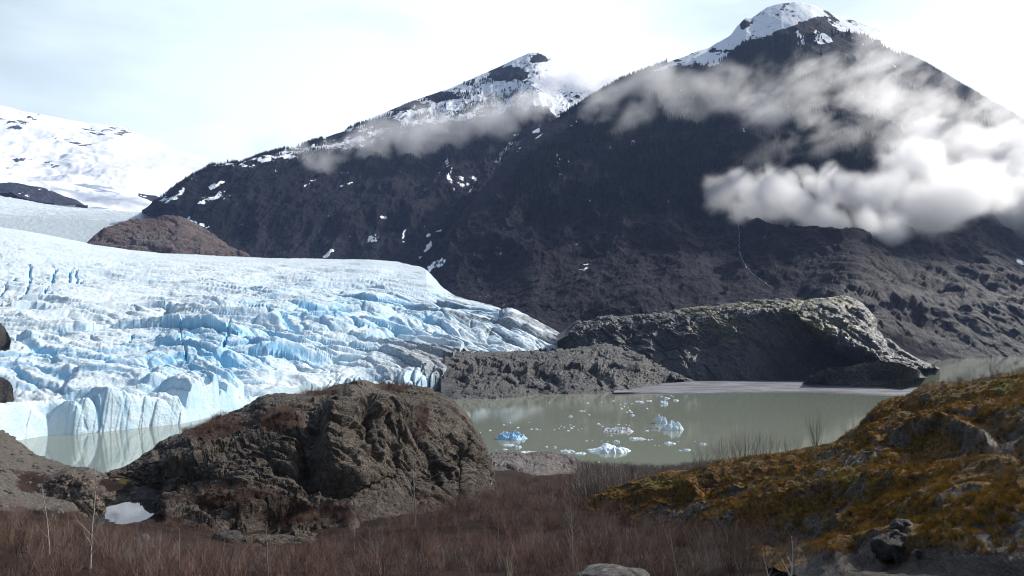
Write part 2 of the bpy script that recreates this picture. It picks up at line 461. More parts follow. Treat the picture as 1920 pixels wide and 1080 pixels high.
mid = loft('middle_mountain', [
    dict(pts=[(262, 397.5, 3400), (330, 428, 3000), (420, 482, 2750), (500, 496, 2650), (700, 502, 2450), (800, 515, 2350), (1200, 520, 2600)], w=0.4, n=50, p=1.15),
    dict(pts=[(262, 398, 3350), (350, 402, 3150), (450, 420, 3000), (600, 420, 2900), (800, 410, 2800), (1000, 400, 2900), (1200, 400, 3000)], w=1, n=110, p=1.0),
    dict(pts=[(262, 397, 3400), (300, 378, 3450), (400, 330, 3500), (500, 310, 3600), (620, 300, 3700), (800, 290, 3700), (950, 270, 3700), (1010, 238, 3700), (1200, 240, 3700)], w=0.9, n=110, p=0.9),
    dict(pts=[(262, 396, 3450), (285, 384, 3500), (305, 372, 3500), (340, 346, 3600), (360, 332, 3600), (380, 320, 3700), (430, 309, 3800), (452, 309, 3800), (470, 302, 3900), (500, 288, 4000), (560, 275, 4100), (600, 262, 4200), (655, 242, 4300),
              (700, 221, 4400), (760, 195, 4500), (810, 178, 4600), (850, 164, 4600), (905, 139, 4700), (940, 124, 4700), (970, 110, 4700), (990, 101, 4700), (1003, 99, 4700), (1015, 102, 4700), (1030, 108, 4700),
              (1060, 124, 4700), (1100, 140, 4700), (1160, 160, 4700), (1230, 130, 4700), (1300, 130, 4700)], w=0.12, n=16, lock=True),
    dict(pts=[(262, 397, 4700), (340, 440, 4800), (600, 450, 5200), (1300, 400, 6000)], w=0, n=1)], 262, 1290, 900, MAT_MTN, f_mid, smooth=1, taper=.03)
tag(mid, kind='structure')

# ================================================================== big right mountain
RIDGE = [(740, 505, 2330), (790, 494, 2340), (812, 470, 2400), (830, 452, 2450), (850, 425, 2500), (875, 392, 2600), (900, 362, 2700), (930, 322, 2800), (965, 282, 2900), (1000, 247, 3000), (1030, 230, 3050),
         (1070, 210, 3100), (1100, 190, 3150), (1130, 172, 3200), (1165, 152, 3200), (1200, 138, 3250), (1250, 118, 3300), (1290, 104, 3300), (1330, 90, 3350), (1370, 66, 3400), (1382, 50, 3400), (1398, 34, 3400), (1412, 33, 3400), (1440, 14, 3450), (1465, 7, 3450),
         (1490, 5, 3450), (1520, 9, 3450), (1545, 20, 3450), (1575, 32, 3450), (1610, 40, 3450), (1645, 53, 3400), (1665, 72, 3400), (1690, 104, 3400), (1740, 128, 3350), (1780, 150, 3300), (1830, 180, 3250), (1880, 208, 3200), (1960, 262, 3100), (2170, 390, 3000)]
def low2(U, V): return 0.9 * sstep(440, 560, V) * sstep(1480, 1620, U)
def f_big(c):
    P = c.P; X, Y, Z = P; U, V = c.U, c.V
    a = R_(-24)
    g = fbm((X, Y * .4, Z * .28), 260, 6, 0.52, 61, ridged=True)
    xr, zr = X * math.cos(a) + Z * math.sin(a), -X * math.sin(a) + Z * math.cos(a)
    g2 = fbm((xr, Y * .5, zr * 3.2), 420, 6, 0.6, 63, ridged=True)          # strata falling to the right at the foot
    low = sstep(440, 560, V) * sstep(1480, 1620, U)
    cc = vor(P, 38, 66); v_lo = vor((xr * .4, Y * .5, zr * 1.3), 26, 64)
    foot = sstep(430, 560, V)
    d = 40 * g * (1 - .75 * low) * (1 - .5 * foot) + 27 * g2 * low + 7 * low * v_lo[3] + 7 * fbm(P, 70, 5, 0.6, 65) + foot * (4.5 * cc[3]) + 3.0 * fbm((X, Y * .6, Z * .6), 22, 4, .6, 67)
    d = d - 7 * stroke(U, V, [(1385, 420), (1388, 470), (1410, 510), (1450, 540)], 14) * 1.0
    for pts in ([(1500, 560), (1560, 610), (1640, 650), (1720, 665)], [(1600, 560), (1680, 600), (1740, 650)], [(1690, 540), (1800, 600)], [(1640, 470), (1700, 520), (1760, 545)]):
        d = d - 20 * stroke(U, V, pts, 24)
    # terraces and moraine knolls above the shore
    d = d + 22 * stroke(U, V, [(1130, 590), (1250, 570), (1330, 548)], 26) * 0.8
    def A(c):
        P = c.P; U, V = warp(c, 130, 9, 68)
        n = fbm(P, 240, 7, 0.62, 71); n2 = fbm((P[0], P[1] * .3, P[2] * .3), 60, 5, 0.6, 75)
        ridge = lin(U, [(q[0], q[1]) for q in RIDGE]); below = V - ridge
        band_ = lin(U, [(1150, -30), (1230, 6), (1300, 12), (1350, 34), (1400, 46), (1450, 60), (1500, 40), (1525, 20), (1545, 4), (1570, 10), (1620, 28), (1660, 26), (1690, 6), (1720, -25), (1900, -60)])
        s = sstep(12, -12, below - band_ + 26 * n) * (0.62 + 0.6 * sstep(-.35, .3, n2))
        dark = np.maximum.reduce([blob(U, V, 1395, 44, 12, 16) * .9, blob(U, V, 1560, 75, 34, 24), blob(U, V, 1535, 40, 28, 20), blob(U, V, 1350, 98, 35, 12) * .8, blob(U, V, 1270, 116, 20, 5)])
        s = s - sstep(0.3, 0.75, dark + 0.7 * n + .3 * n2)
        pat = np.maximum.reduce([
            stroke(U, V, [(1352, 120), (1354, 95)], 6), stroke(U, V, [(1500, 92), (1510, 70), (1530, 62)], 12) * .9, blob(U, V, 1540, 72, 32, 16), stroke(U, V, [(1496, 90), (1500, 66)], 9),
            stroke(U, V, [(940, 306), (958, 290), (1000, 262), (1030, 240)], 5) * .6, blob(U, V, 1002, 243, 16, 10), stroke(U, V, [(1045, 290), (1048, 325)], 8) * .8, blob(U, V, 1022, 288, 12, 6),
            stroke(U, V, [(1145, 275), (1160, 282)], 6) * .8, blob(U, V, 1158, 360, 6, 6) * .8, stroke(U, V, [(1270, 185), (1266, 215)], 4) * .75, stroke(U, V, [(1394, 225), (1395, 245)], 5) * .8,
            stroke(U, V, [(1403, 322), (1399, 338)], 5) * .8, blob(U, V, 1335, 158, 40, 5) * .5, blob(U, V, 978, 420, 8, 5) * .7, blob(U, V, 820, 498, 20, 8) * .7, stroke(U, V, [(800, 505), (830, 488)], 7) * .8])
        n3 = fbm((P[0], P[1] * .5, P[2] * .5), 34, 4, .65, 78)
        s = np.maximum(s, 0.75 * sstep(0.45, 0.95, pat * .9 + 0.6 * n2 + 0.55 * n3))
        fo = sstep(-0.25, 0.15, n) * sstep(4, 30, below) * sstep(470, 300, V + 60 * n) * sstep(980, 1130, U)
        scree_and_glint = .5 * low2(U, V) * sstep(0.3, .7, g2) + sstep(470, 600, V + 50 * n) * 0.75 * sstep(1640, 1500, U) + 0.4 * sstep(0.05, .4, n2) * sstep(380, 520, V) * sstep(1700, 1500, U)  # low2 term paints sunlit strata crests lighter; the rest is scree
        ss = stroke(U, V, [(1180, 545), (1300, 510), (1370, 470), (1385, 430)], 34) * 0.5
        return dict(snow=s, forest=fo, scree=np.clip(scree_and_glint + ss, 0, 1), wet=low2(U, V) * sstep(.1, .5, g2) * .8)
    return d, A
big = loft('big_mountain', [
    dict(pts=[(740, 512, 2250), (800, 512, 2150), (850, 578, 1650), (940, 610, 1400), (1000, 640, 1220)] + [foot(u, v) for u, v in ((1090, 675), (1300, 694), (1500, 694), (1600, 688), (1680, 683), (1780, 676), (1850, 671), (1920, 669), (2170, 667))], w=0.25, n=90, p=1.1),
    dict(pts=[(740, 510, 2280), (800, 503, 2200), (850, 540, 1850), (1000, 580, 1500), (1200, 600, 1330), (1400, 590, 1330), (1600, 570, 1340), (1800, 580, 1600), (2000, 590, 1780), (2170, 600, 1950)], w=0.7, n=120, p=1.1),
    dict(pts=[(740, 508, 2310), (800, 488, 2300), (850, 475, 2230), (1000, 430, 2200), (1200, 420, 2150), (1400, 410, 2150), (1600, 420, 2000), (1800, 440, 2200), (2170, 500, 2600)], w=1, n=170, p=0.95),
    dict(pts=RIDGE, w=0.1, n=20, lock=True),
    dict(pts=[(740, 560, 3600), (1200, 400, 4300), (2170, 560, 4300)], w=0, n=1)], 740, 2170, 1150, MAT_MTN, f_big, smooth=1)
tag(big, kind='structure')

# ================================================================== glacier
M = MT('glacier_ice')
n1 = M.noise(9, 7, 0.62); n2 = M.noise(1.6, 5, 0.6); st = M.noise(26, 7, 0.65, M.pos((0.35, 1, 1)), 1.0)
c = M.mix(M.rng(M.math('ADD', M.attr('blue'), M.math('MULTIPLY', M.math('SUBTRACT', n1, 0.5), 0.9)), 0.15, 1.0), (0.66, 0.74, 0.78), (0.27, 0.55, 0.78))
c = M.mix(M.rng(st, 0.52, 0.72, 0, 0.35), c, (0.62, 0.66, 0.68))
c = M.mix(M.rng(M.math('ADD', M.attr('dirt'), M.math('MULTIPLY', M.math('SUBTRACT', n2, 0.5), 0.8)), 0.35, 0.75), c, (0.13, 0.12, 0.12))
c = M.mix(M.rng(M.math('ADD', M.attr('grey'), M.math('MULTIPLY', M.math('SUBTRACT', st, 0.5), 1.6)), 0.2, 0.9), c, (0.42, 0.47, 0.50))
MAT_ICE = M.surf(c, 0.5, M.bump(M.noise(5, 8, 0.68, M.pos((0.6, 1, 1))), 0.6, 1.6), 0.35)

def f_glacier(c):
    X, Y, Z = c.P; U, V = c.U, c.V; R = c.R
    wx = 26 * fbm(c.P, 170, 3, 0.5, 81); wy = 34 * fbm(c.P, 150, 3, 0.5, 84)
    q = Y + 0.00055 * (X + 300) ** 2 * 1.0 + wy
    x = X + wx
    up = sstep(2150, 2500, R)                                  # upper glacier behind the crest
    chaos = np.clip(0.16 + np.maximum.reduce([blob(U, V, 480, 640, 330, 95), blob(U, V, 150, 720, 420, 120), 0.75 * blob(U, V, 700, 640, 300, 110), 0.5 * blob(U, V, 900, 620, 300, 90)]), 0, 1)
    chaos = chaos * (1 - 0.45 * blob(U, V, 260, 720, 170, 40))
    p0 = (x, q, Z * 0)
    a1 = vor(p0, 52, 91, (0.42, 1, 1), False); a2 = vor((x + 9, q + 4 * a1[2], Z * 0), 19, 92, (0.5, 1, 1), False); a3 = vor((X, Y, Z), 5.5, 93, (0.7, 1, 1), False)
    k1 = 1 - sstep(0.0, 0.16, a1[1] - a1[0]); k2 = 1 - sstep(0.0, 0.2, a2[1] - a2[0]); k3 = 1 - sstep(0, .25, a3[1] - a3[0])
    wav = fbm((x, q, Z * 0), 60, 6, 0.55, 95, st=(0.33, 1, 1), ridged=True)
    h = chaos * (20 * a1[3] + 8 * a1[2] - 6 * k1) + (0.2 + .75 * chaos) * (4.2 * a2[3] - 2.6 * k2) + chaos * (0.6 * a3[3] - 0.4 * k3)
    h = h + (13 - 5 * chaos) * fbm((x, q, Z * 0), 150, 5, 0.5, 94, st=(0.4, 1, 1)) + (7.5 - 2.5 * chaos) * wav + 0.8 * fbm((x, q, Z * 0), 17, 5, .6, 96, st=(.4, 1, 1), ridged=True) + (0.4 + 0.6 * chaos) * fbm(c.P, 9, 4, 0.55, 97)
    # long open crevasses at the left
    Uw, Vw = U + 5 * fbm(c.P, 45, 4, .6, 88), V + 5 * fbm(c.P, 45, 4, .6, 89)
    cr = np.maximum.reduce([stroke(Uw, Vw, p, 3.2) for p in (
        [(22, 585), (45, 560), (57, 540), (58, 515), (50, 500)], [(85, 560), (98, 535), (103, 515), (95, 505)], [(128, 540), (131, 518), (136, 510)],
        [(143, 540), (143, 515)], [(150, 540), (155, 528)], [(0, 560), (12, 545), (30, 530)], [(350, 700), (337, 650), (342, 625)], [(395, 675), (428, 640), (430, 620)], [(250, 640), (240, 655)])])
    h = h - 7 * cr
    h = h + 3.5 * blob(U, V, 360, 640, 60, 50) * a1[3]
    h = h * (1 - .25 * up)
    # seracs of the calving front
    front = 1 - sstep(435, 500, R - lin(U, [(-200, -60), (60, -10), (180, 0), (340, 20), (520, 80), (850, 250)]))
    s3 = vor((X, Y, Z), 5.5, 100, (1, 1, .7)); s4 = vor((X, Y, Z), 14, 102, (1, .6, .6))
    s1 = vor((X, Y * .25, Z * 0), 8.5, 98, (1, .5, 1), False); s2 = vor((X + 3, Y * .25, Z * 0), 3.6, 99, (1, .5, 1), False)
    hi = np.clip(Z / 10.0, 0, 1)
    pk = (s1[2] - 0.45) * 1.0 + (1 - 1.6 * s1[0]) * .75
    dzf = front * hi * (9.0 * pk + 2.0 * s3[3] + 3.0 * (s2[2] - .5) - 6.0 * (1 - sstep(0, .2, s1[1] - s1[0])))
    drf = 12 * front * fbm(c.P, 45, 3, .5, 87) + front * (4.0 * (s1[2] - .5) + 9.0 * s1[4] + 3.2 * s2[4] + 2.0 * s1[3] + 1.6 * (s2[2] - .5) + 1.6 * s2[3] + 3.2 * s3[3] + 6.0 * s4[3] + 3.0 * (1 - sstep(0, .22, s1[1] - s1[0]))) * np.clip(1.3 - hi * .5, 0, 1)
    ph = np.arctan2(X, Y)
    dz = (h * (1 - .55 * front) + dzf) * np.clip((Z + 2.0) / 9.0, 0, 1)
    def A(c2):
        Nz = c2.N[..., 2]; U, V, P = c2.U, c2.V, c2.P
        steep = sstep(0.95, 0.55, Nz)
        reg = 0.18 + 0.75 * np.maximum.reduce([blob(U, V, 400, 660, 240, 70), blob(U, V, 120, 690, 260, 60) * .6, blob(U, V, 700, 560, 420, 90) * .55, blob(U, V, 150, 500, 220, 60) * .4])
        b = 0.55 * steep * (0.5 + reg) + 0.45 * reg + 0.5 * np.maximum(k1 * chaos, k2 * chaos * .6) + 0.9 * cr + .3 * front * steep
        dn = fbm((x, q, Z * 0), 70, 6, 0.62, 101, st=(0.16, 1, 1))
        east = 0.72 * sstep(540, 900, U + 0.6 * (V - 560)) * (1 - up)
        d = east * sstep(0.0, 0.35, dn + 0.25 * np.maximum(k1, k2) + .12 * east) * 0.9
        d = np.maximum(d, 0.5 * k3 * sstep(.0, .3, dn) * (1 - up))
        d = np.maximum(d, 0.55 * np.maximum(k2, k1 * .8) * (0.2 + 0.6 * sstep(480, 800, U) + 0.5 * blob(U, V, 120, 600, 220, 45)) * sstep(-.2, .3, dn) * (1 - up))
        d = np.maximum(d, 0.62 * stroke(U, V, [(745, 655), (800, 672), (840, 690)], 8) + .3 * dn)
        d = np.maximum(d, 0.5 * stroke(U, V, [(250, 610), (320, 585), (400, 570)], 12) + .25 * dn)
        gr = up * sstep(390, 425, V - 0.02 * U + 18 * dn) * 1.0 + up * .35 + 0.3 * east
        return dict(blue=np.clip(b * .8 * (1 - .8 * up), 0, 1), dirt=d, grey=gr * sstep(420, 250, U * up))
    return (drf * np.sin(ph), drf * np.cos(ph), dz), A
CREST = [(-250, 418), (-100, 422), (0, 427), (50, 434), (100, 444), (170, 459), (240, 470), (300, 476), (400, 480), (500, 484), (600, 487), (700, 489), (745, 493), (780, 500), (800, 506), (830, 540), (850, 553), (872, 562), (905, 570), (940, 580), (970, 593), (1000, 607), (1020, 620), (1040, 632), (1070, 645), (1092, 652)]
cr_r = lambda u: float(np.interp(u, [-250, 500, 760, 830, 900, 1000, 1092], [2200, 2150, 2050, 1700, 1450, 1180, 1020]))
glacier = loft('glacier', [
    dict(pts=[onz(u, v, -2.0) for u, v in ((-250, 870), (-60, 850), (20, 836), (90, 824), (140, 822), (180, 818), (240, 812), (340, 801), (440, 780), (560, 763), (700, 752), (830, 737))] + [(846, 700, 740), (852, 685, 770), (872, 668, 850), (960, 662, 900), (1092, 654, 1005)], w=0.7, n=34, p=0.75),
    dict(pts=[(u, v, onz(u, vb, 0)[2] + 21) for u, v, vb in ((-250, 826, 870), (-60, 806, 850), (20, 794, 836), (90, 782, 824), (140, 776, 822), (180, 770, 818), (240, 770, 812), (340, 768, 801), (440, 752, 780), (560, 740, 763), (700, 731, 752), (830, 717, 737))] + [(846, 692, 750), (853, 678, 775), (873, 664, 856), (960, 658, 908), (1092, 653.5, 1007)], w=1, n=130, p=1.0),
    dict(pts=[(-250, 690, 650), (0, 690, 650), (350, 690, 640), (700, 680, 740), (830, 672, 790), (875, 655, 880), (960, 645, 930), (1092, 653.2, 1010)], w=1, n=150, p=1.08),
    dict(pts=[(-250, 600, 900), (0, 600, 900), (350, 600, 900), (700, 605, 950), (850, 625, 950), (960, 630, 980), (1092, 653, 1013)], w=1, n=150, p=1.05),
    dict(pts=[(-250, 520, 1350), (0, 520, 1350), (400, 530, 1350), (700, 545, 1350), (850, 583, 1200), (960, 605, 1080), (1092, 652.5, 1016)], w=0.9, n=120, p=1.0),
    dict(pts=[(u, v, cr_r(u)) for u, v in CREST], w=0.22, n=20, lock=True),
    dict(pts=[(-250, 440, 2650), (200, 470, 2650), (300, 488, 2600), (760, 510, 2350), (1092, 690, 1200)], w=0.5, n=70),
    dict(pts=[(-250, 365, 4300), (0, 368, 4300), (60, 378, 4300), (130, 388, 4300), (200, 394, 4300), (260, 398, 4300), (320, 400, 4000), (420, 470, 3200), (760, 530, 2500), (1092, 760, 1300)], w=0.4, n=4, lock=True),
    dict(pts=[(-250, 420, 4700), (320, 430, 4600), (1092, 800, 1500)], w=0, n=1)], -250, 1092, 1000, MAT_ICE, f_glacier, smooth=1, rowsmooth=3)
tag(glacier, 'broad pale blue glacier with crevasses and seracs running down into the lake', 'glacier')

# ================================================================== bare rock outcrops
def m_rock(name, a, b, moss, wl=1.0, spec=0.4, rough=0.7, bs=1.0, dark=(0.025, 0.022, 0.02)):
    M = MT(name)
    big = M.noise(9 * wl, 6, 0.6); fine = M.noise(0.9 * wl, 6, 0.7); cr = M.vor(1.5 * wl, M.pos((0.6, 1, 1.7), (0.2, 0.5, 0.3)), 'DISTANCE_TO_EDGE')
    c = M.mix(M.rng(big, 0.36, 0.64), a, b)
    c = M.mix(M.rng(fine, 0.36, 0.54, 0.8, 0.0), c, dark)
    c = M.mix(M.rng(fine, 0.56, 0.70, 0, 0.75), c, tuple(min(1, x * 1.9) for x in b))
    c = M.mix(M.rng(M.math('ADD', M.attr('moss'), M.math('MULTIPLY', M.math('SUBTRACT', fine, 0.5), 1.1)), 0.4, 0.7), c, M.mix(M.rng(big, 0.4, 0.6), moss, tuple(x * .6 for x in moss)))
    c = M.mix(M.rng(M.math('ADD', M.attr('brush'), M.math('MULTIPLY', M.math('SUBTRACT', fine, 0.5), 1.1)), 0.4, 0.7), c, (0.055, 0.030, 0.022))
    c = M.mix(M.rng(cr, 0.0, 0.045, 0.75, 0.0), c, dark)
    h = M.math('ADD', M.noise(0.8 * wl, 9, 0.72), M.math('MULTIPLY', M.rng(cr, 0, 0.07, 0, 1), 0.12))
    return M.surf(c, rough, M.bump(h, bs, 0.9 * wl), spec)

def rock_fn(wl, amp, seed, dip=(-0.35, 0.15, 1.0), extra=None, moss=None, brush=None):
    """fractured, bedded rock: tilted voronoi blocks in two sizes and thin beds along a dip"""
    def fn(c):
        X, Y, Z = c.P; P = c.P
        w = [0.10 * wl * fbm(P, wl * 2.2, 3, 0.5, seed + k) for k in range(3)]
        Q = (X + w[0], Y + w[1], Z + w[2])
        L = dip[0] * Q[0] + dip[1] * Q[1] + dip[2] * Q[2]
        vs = [vor((Q[0] * sx, Q[1], L * sl), wl * k, seed + 5 + i) for i, (k, sx, sl) in enumerate(((1.5, 1, 1.2), (.62, .8, 1.6), (.25, .7, 2.0), (.11, 1, 1.5)))]
        d = 0
        for v_, k in zip(vs, (0.85, 0.55, 0.30, 0.13)):
            d = d + amp * k * (v_[3] + 0.35 * (v_[2] - .5) - 0.22 * (1 - sstep(0, .10, v_[1] - v_[0])))
        d = d + amp * (0.45 * fbm(P, wl * 3, 4, 0.5, seed + 9) + 0.10 * fbm(P, wl * .2, 4, 0.65, seed + 10))
        if extra: d = d + extra(c)
        def A(c2):
            n = fbm(c2.P, wl * 1.3, 5, 0.6, seed + 11)
            z0 = 0 * n
            return dict(moss=moss(c2, n) if moss else z0, brush=brush(c2, n) if brush else z0)
        return d, A
    return fn

# red-brown hump at the glacier's far edge
hump = loft('rock_hump', [
    dict(pts=[(158, 462, 2500), (200, 470, 2480), (300, 482, 2450), (400, 486, 2450), (480, 490, 2450)], w=0.9, n=60, p=.8),
    dict(pts=[(158, 460, 2520), (180, 436, 2560), (205, 425, 2600), (240, 414, 2650), (275, 409, 2700), (310, 405, 2700), (335, 406, 2720), (352, 412, 2740), (372, 425, 2740), (400, 440, 2750), (440, 465, 2750), (480, 488, 2750)], w=0.5, n=10, lock=True),
    dict(pts=[(158, 480, 3000), (480, 500, 3000)], w=0, n=1)], 160, 480, 330,
    m_rock('red_brown_rock', (0.11, 0.055, 0.042), (0.15, 0.12, 0.11), (0.07, 0.07, 0.05), wl=12, dark=(0.05, 0.04, 0.045)), rock_fn(110, 20, 201), smooth=1, taper=.07)
tag(hump, 'rounded red brown rock hump at the far edge of the glacier', 'rock outcrop')

# small dark rocks at the glacier's left margin
MAT_DARKROCK = m_rock('dark_margin_rock', (0.03, 0.028, 0.03), (0.05, 0.045, 0.045), (0.04, 0.04, 0.03), wl=2.5)
for (a, lbl) in ((([(-90, 660, 640), (0, 655, 650), (14, 650, 650), (20, 640, 650)], [(-90, 590, 690), (-20, 598, 690), (0, 604, 680), (10, 615, 680), (20, 638, 655)]), 'dark rock island in the ice at the left edge, the upper of two'),
                 (([(-90, 790, 470), (0, 790, 475), (15, 770, 480), (28, 748, 490)], [(-90, 690, 510), (-10, 704, 505), (6, 708, 505), (18, 716, 500), (28, 734, 492)]), 'dark rock wall at the left edge, just above the calving ice front')):
    lo, hi = a; u1 = lo[-1][0]
    o = loft('rock_outcrop', [dict(pts=lo, w=0.4, n=40, p=.7), dict(pts=hi, w=0.3, n=8, lock=True), dict(pts=[(u - 0, v + 40, r + 60) for u, v, r in hi], w=0, n=1)], -90, u1, 110, MAT_DARKROCK, rock_fn(12, 2.6, 220), smooth=1)
    tag(o, lbl, 'rock outcrop')

# grey outcrop on the far shore at the glacier's tongue
def ex_out(c):
    U, V = c.U, c.V
    return (-7 * stroke(U, V, [(905, 690), (960, 700), (1010, 735)], 16) - 6 * stroke(U, V, [(1000, 690), (1040, 715), (1050, 735)], 14)
            - 6 * stroke(U, V, [(1110, 690), (1140, 720), (1150, 735)], 14) - 5 * stroke(U, V, [(860, 690), (930, 695), (980, 690)], 10) + 5 * stroke(U, V, [(890, 700), (960, 712)], 16))
outc = loft('rock_outcrop', [
    dict(pts=[onz(u, v, -2.5) for u, v in ((828, 752), (850, 756), (920, 757), (990, 752), (1010, 748), (1050, 748), (1100, 747), (1160, 744), (1200, 738), (1250, 727), (1300, 719), (1312, 718))], w=0.3, n=80, p=.72),
    dict(pts=[(828, 712, 690), (850, 705, 700), (920, 700, 710), (1000, 700, 720), (1100, 700, 730), (1200, 703, 745), (1300, 717.6, 790), (1312, 718, 800)], w=1, n=70, p=.9),
    dict(pts=[(828, 690, 740), (834, 668, 760), (860, 663, 780), (890, 661, 800), (960, 659, 820), (1030, 656, 830), (1070, 654, 840), (1110, 650, 845), (1140, 647, 850), (1165, 650, 850), (1180, 660, 840), (1205, 664, 830), (1220, 674, 825), (1250, 688, 815), (1280, 702, 810), (1300, 713, 805), (1312, 718, 805)], w=0.45, n=12, lock=True),
    dict(pts=[(828, 740, 900), (1000, 690, 960), (1312, 725, 860)], w=0, n=1)], 828, 1312, 560,
    m_rock('grey_shore_rock', (0.055, 0.053, 0.054), (0.13, 0.125, 0.12), (0.05, 0.05, 0.03), wl=3.0, rough=0.5), rock_fn(26, 6.5, 230, (-0.55, 0.1, 1.0), ex_out), smooth=1, taper=.07)
tag(outc, 'craggy grey bedrock outcrop between the glacier tongue and the gravel bar', 'rock outcrop')

# big glossy hump on the far shore, right
def ex_hump(c):
    U, V = c.U, c.V
    return (-9 * stroke(U, V, [(1515, 595), (1560, 640), (1620, 668)], 20) - 8 * stroke(U, V, [(1540, 590), (1600, 625), (1680, 660)], 13) - 8 * stroke(U, V, [(1590, 575), (1660, 620), (1700, 650)], 14)
            - 8 * stroke(U, V, [(1240, 640), (1235, 700)], 22) - 7 * stroke(U, V, [(1330, 640), (1330, 705)], 26) - 5 * stroke(U, V, [(1160, 600), (1190, 640)], 20) + 6 * stroke(U, V, [(1280, 660), (1285, 700)], 26))
def moss_hump(c, n):
    return 1.15 * sstep(0.25, 0.7, c.N[..., 2]) * sstep(-.5, .1, n) * blob(c.U, c.V, 1450, 590, 300, 80)
RH = loft('rock_hump', [
    dict(pts=[onz(u, v, -2) for u, v in ((1045, 700), (1100, 712), (1200, 716), (1300, 719), (1400, 719), (1500, 714), (1600, 707), (1660, 702), (1700, 697), (1730, 693), (1760, 690))], w=0.25, n=90, p=.6),
    dict(pts=[(1045, 640, 900), (1080, 618, 900), (1150, 610, 890), (1230, 618, 880), (1330, 600, 870), (1440, 584, 870), (1480, 582, 870), (1530, 605, 850), (1580, 640, 840), (1640, 660, 840), (1700, 690, 840), (1745, 690, 880), onz(1760, 689.5, -2)], w=1, n=90, p=.9),
    dict(pts=[(1045, 628, 960), (1080, 605, 960), (1140, 592, 960), (1200, 590, 960), (1270, 578, 960), (1340, 570, 960), (1400, 566, 960), (1440, 562, 960), (1490, 562, 960), (1540, 556, 960), (1590, 556, 960), (1620, 568, 960), (1640, 590, 950), (1660, 622, 940), (1690, 655, 930), (1730, 677, 930), (1752, 684, 930), onz(1760, 689, -2)], w=0.4, n=14, lock=True),
    dict(pts=[(1045, 660, 1100), (1500, 600, 1120), (1760, 692, 1000)], w=0, n=1)], 1045, 1760, 760,
    m_rock('wet_dark_rock', (0.038, 0.042, 0.052), (0.09, 0.09, 0.095), (0.17, 0.16, 0.045), wl=4.0, rough=0.36, spec=0.6), rock_fn(30, 7.5, 240, (0.75, 0.1, 1.0), ex_hump, moss_hump), smooth=1, taper=.07)
tag(RH, 'large rounded rock hump with a dark cliff and gleaming wet slabs behind the gravel bar', 'rock outcrop')
# low mossy rock in front of it
LR = loft('rock_outcrop', [
    dict(pts=[onz(u, v, -1.5) for u, v in ((1500, 725), (1560, 728), (1620, 728), (1680, 720), (1700, 717), (1735, 707))], w=0.3, n=40, p=.6),
    dict(pts=[onz(1500, 724, -1), (1520, 705, 755), (1550, 690, 765), (1600, 684, 770), (1650, 676, 780), (1690, 683, 780), (1720, 693, 765), onz(1735, 706, -1)], w=0.5, n=10, lock=True),
    dict(pts=[(1500, 732, 790), (1600, 715, 800), (1735, 708, 820)], w=0, n=1)], 1500, 1735, 300,
    m_rock('mossy_grey_rock', (0.10, 0.095, 0.09), (0.20, 0.19, 0.18), (0.12, 0.10, 0.03), wl=3.0), rock_fn(17, 5.0, 250, (0.5, 0.1, 1.0), None, lambda c, n: 0.6 * sstep(-.1, .3, n) * sstep(.5, .9, c.N[..., 2])), smooth=1, taper=.07)
tag(LR, 'low brownish mossy rock at the right end of the gravel bar', 'rock outcrop')

# gravel bar
def f_bar(c):
    P = c.P
    d = 0.5 * fbm(P, 40, 4, 0.5, 260, st=(.35, 1, 1)) + 0.12 * fbm(P, 5, 3, 0.5, 261)
    return d, lambda c2: dict(wet=sstep(0.7, 0.15, c2.P[2] + .25 * fbm(c2.P, 12, 4, .6, 262)))
M = MT('grey_gravel')
n1 = M.noise(14, 6, 0.6, M.pos((0.4, 1, 1))); n2 = M.noise(0.8, 4, 0.7)
c = M.mix(M.rng(n1, 0.42, 0.6), (0.12, 0.12, 0.13), (0.26, 0.26, 0.275)); c = M.mix(M.rng(n2, 0.35, 0.65, 0, .5), c, (0.10, 0.10, 0.12)); c = M.mix(M.attr('wet'), c, (0.06, 0.06, 0.065))
MAT_GRAVEL = M.surf(c, 0.8, M.bump(n2, 0.6, 0.3), 0.3)
bar = loft('gravel_bar', [
    dict(pts=[onz(u, v, -.8) for u, v in ((1150, 739), (1200, 741), (1280, 744), (1400, 743), (1500, 741), (1560, 741), (1640, 746), (1700, 744), (1740, 730))], w=0.3, n=50),
    dict(pts=[onz(u, v, 1.3) for u, v in ((1150, 736), (1200, 735), (1280, 733), (1400, 730), (1500, 728), (1560, 732), (1640, 736), (1700, 737), (1740, 727))], w=1, n=50),
    dict(pts=[onz(u, v, 1.6) for u, v in ((1150, 733), (1200, 725), (1280, 717), (1400, 715), (1500, 717), (1560, 724), (1640, 726), (1690, 731), (1740, 725))], w=1, n=20),
    dict(pts=[onz(u, v, -1.5) for u, v in ((1150, 731), (1200, 720), (1280, 710), (1400, 709), (1500, 711), (1560, 720), (1640, 723), (1690, 728), (1740, 724))], w=0, n=1)], 1150, 1740, 500, MAT_GRAVEL, f_bar, smooth=1, taper=.07)
tag(bar, kind='structure')

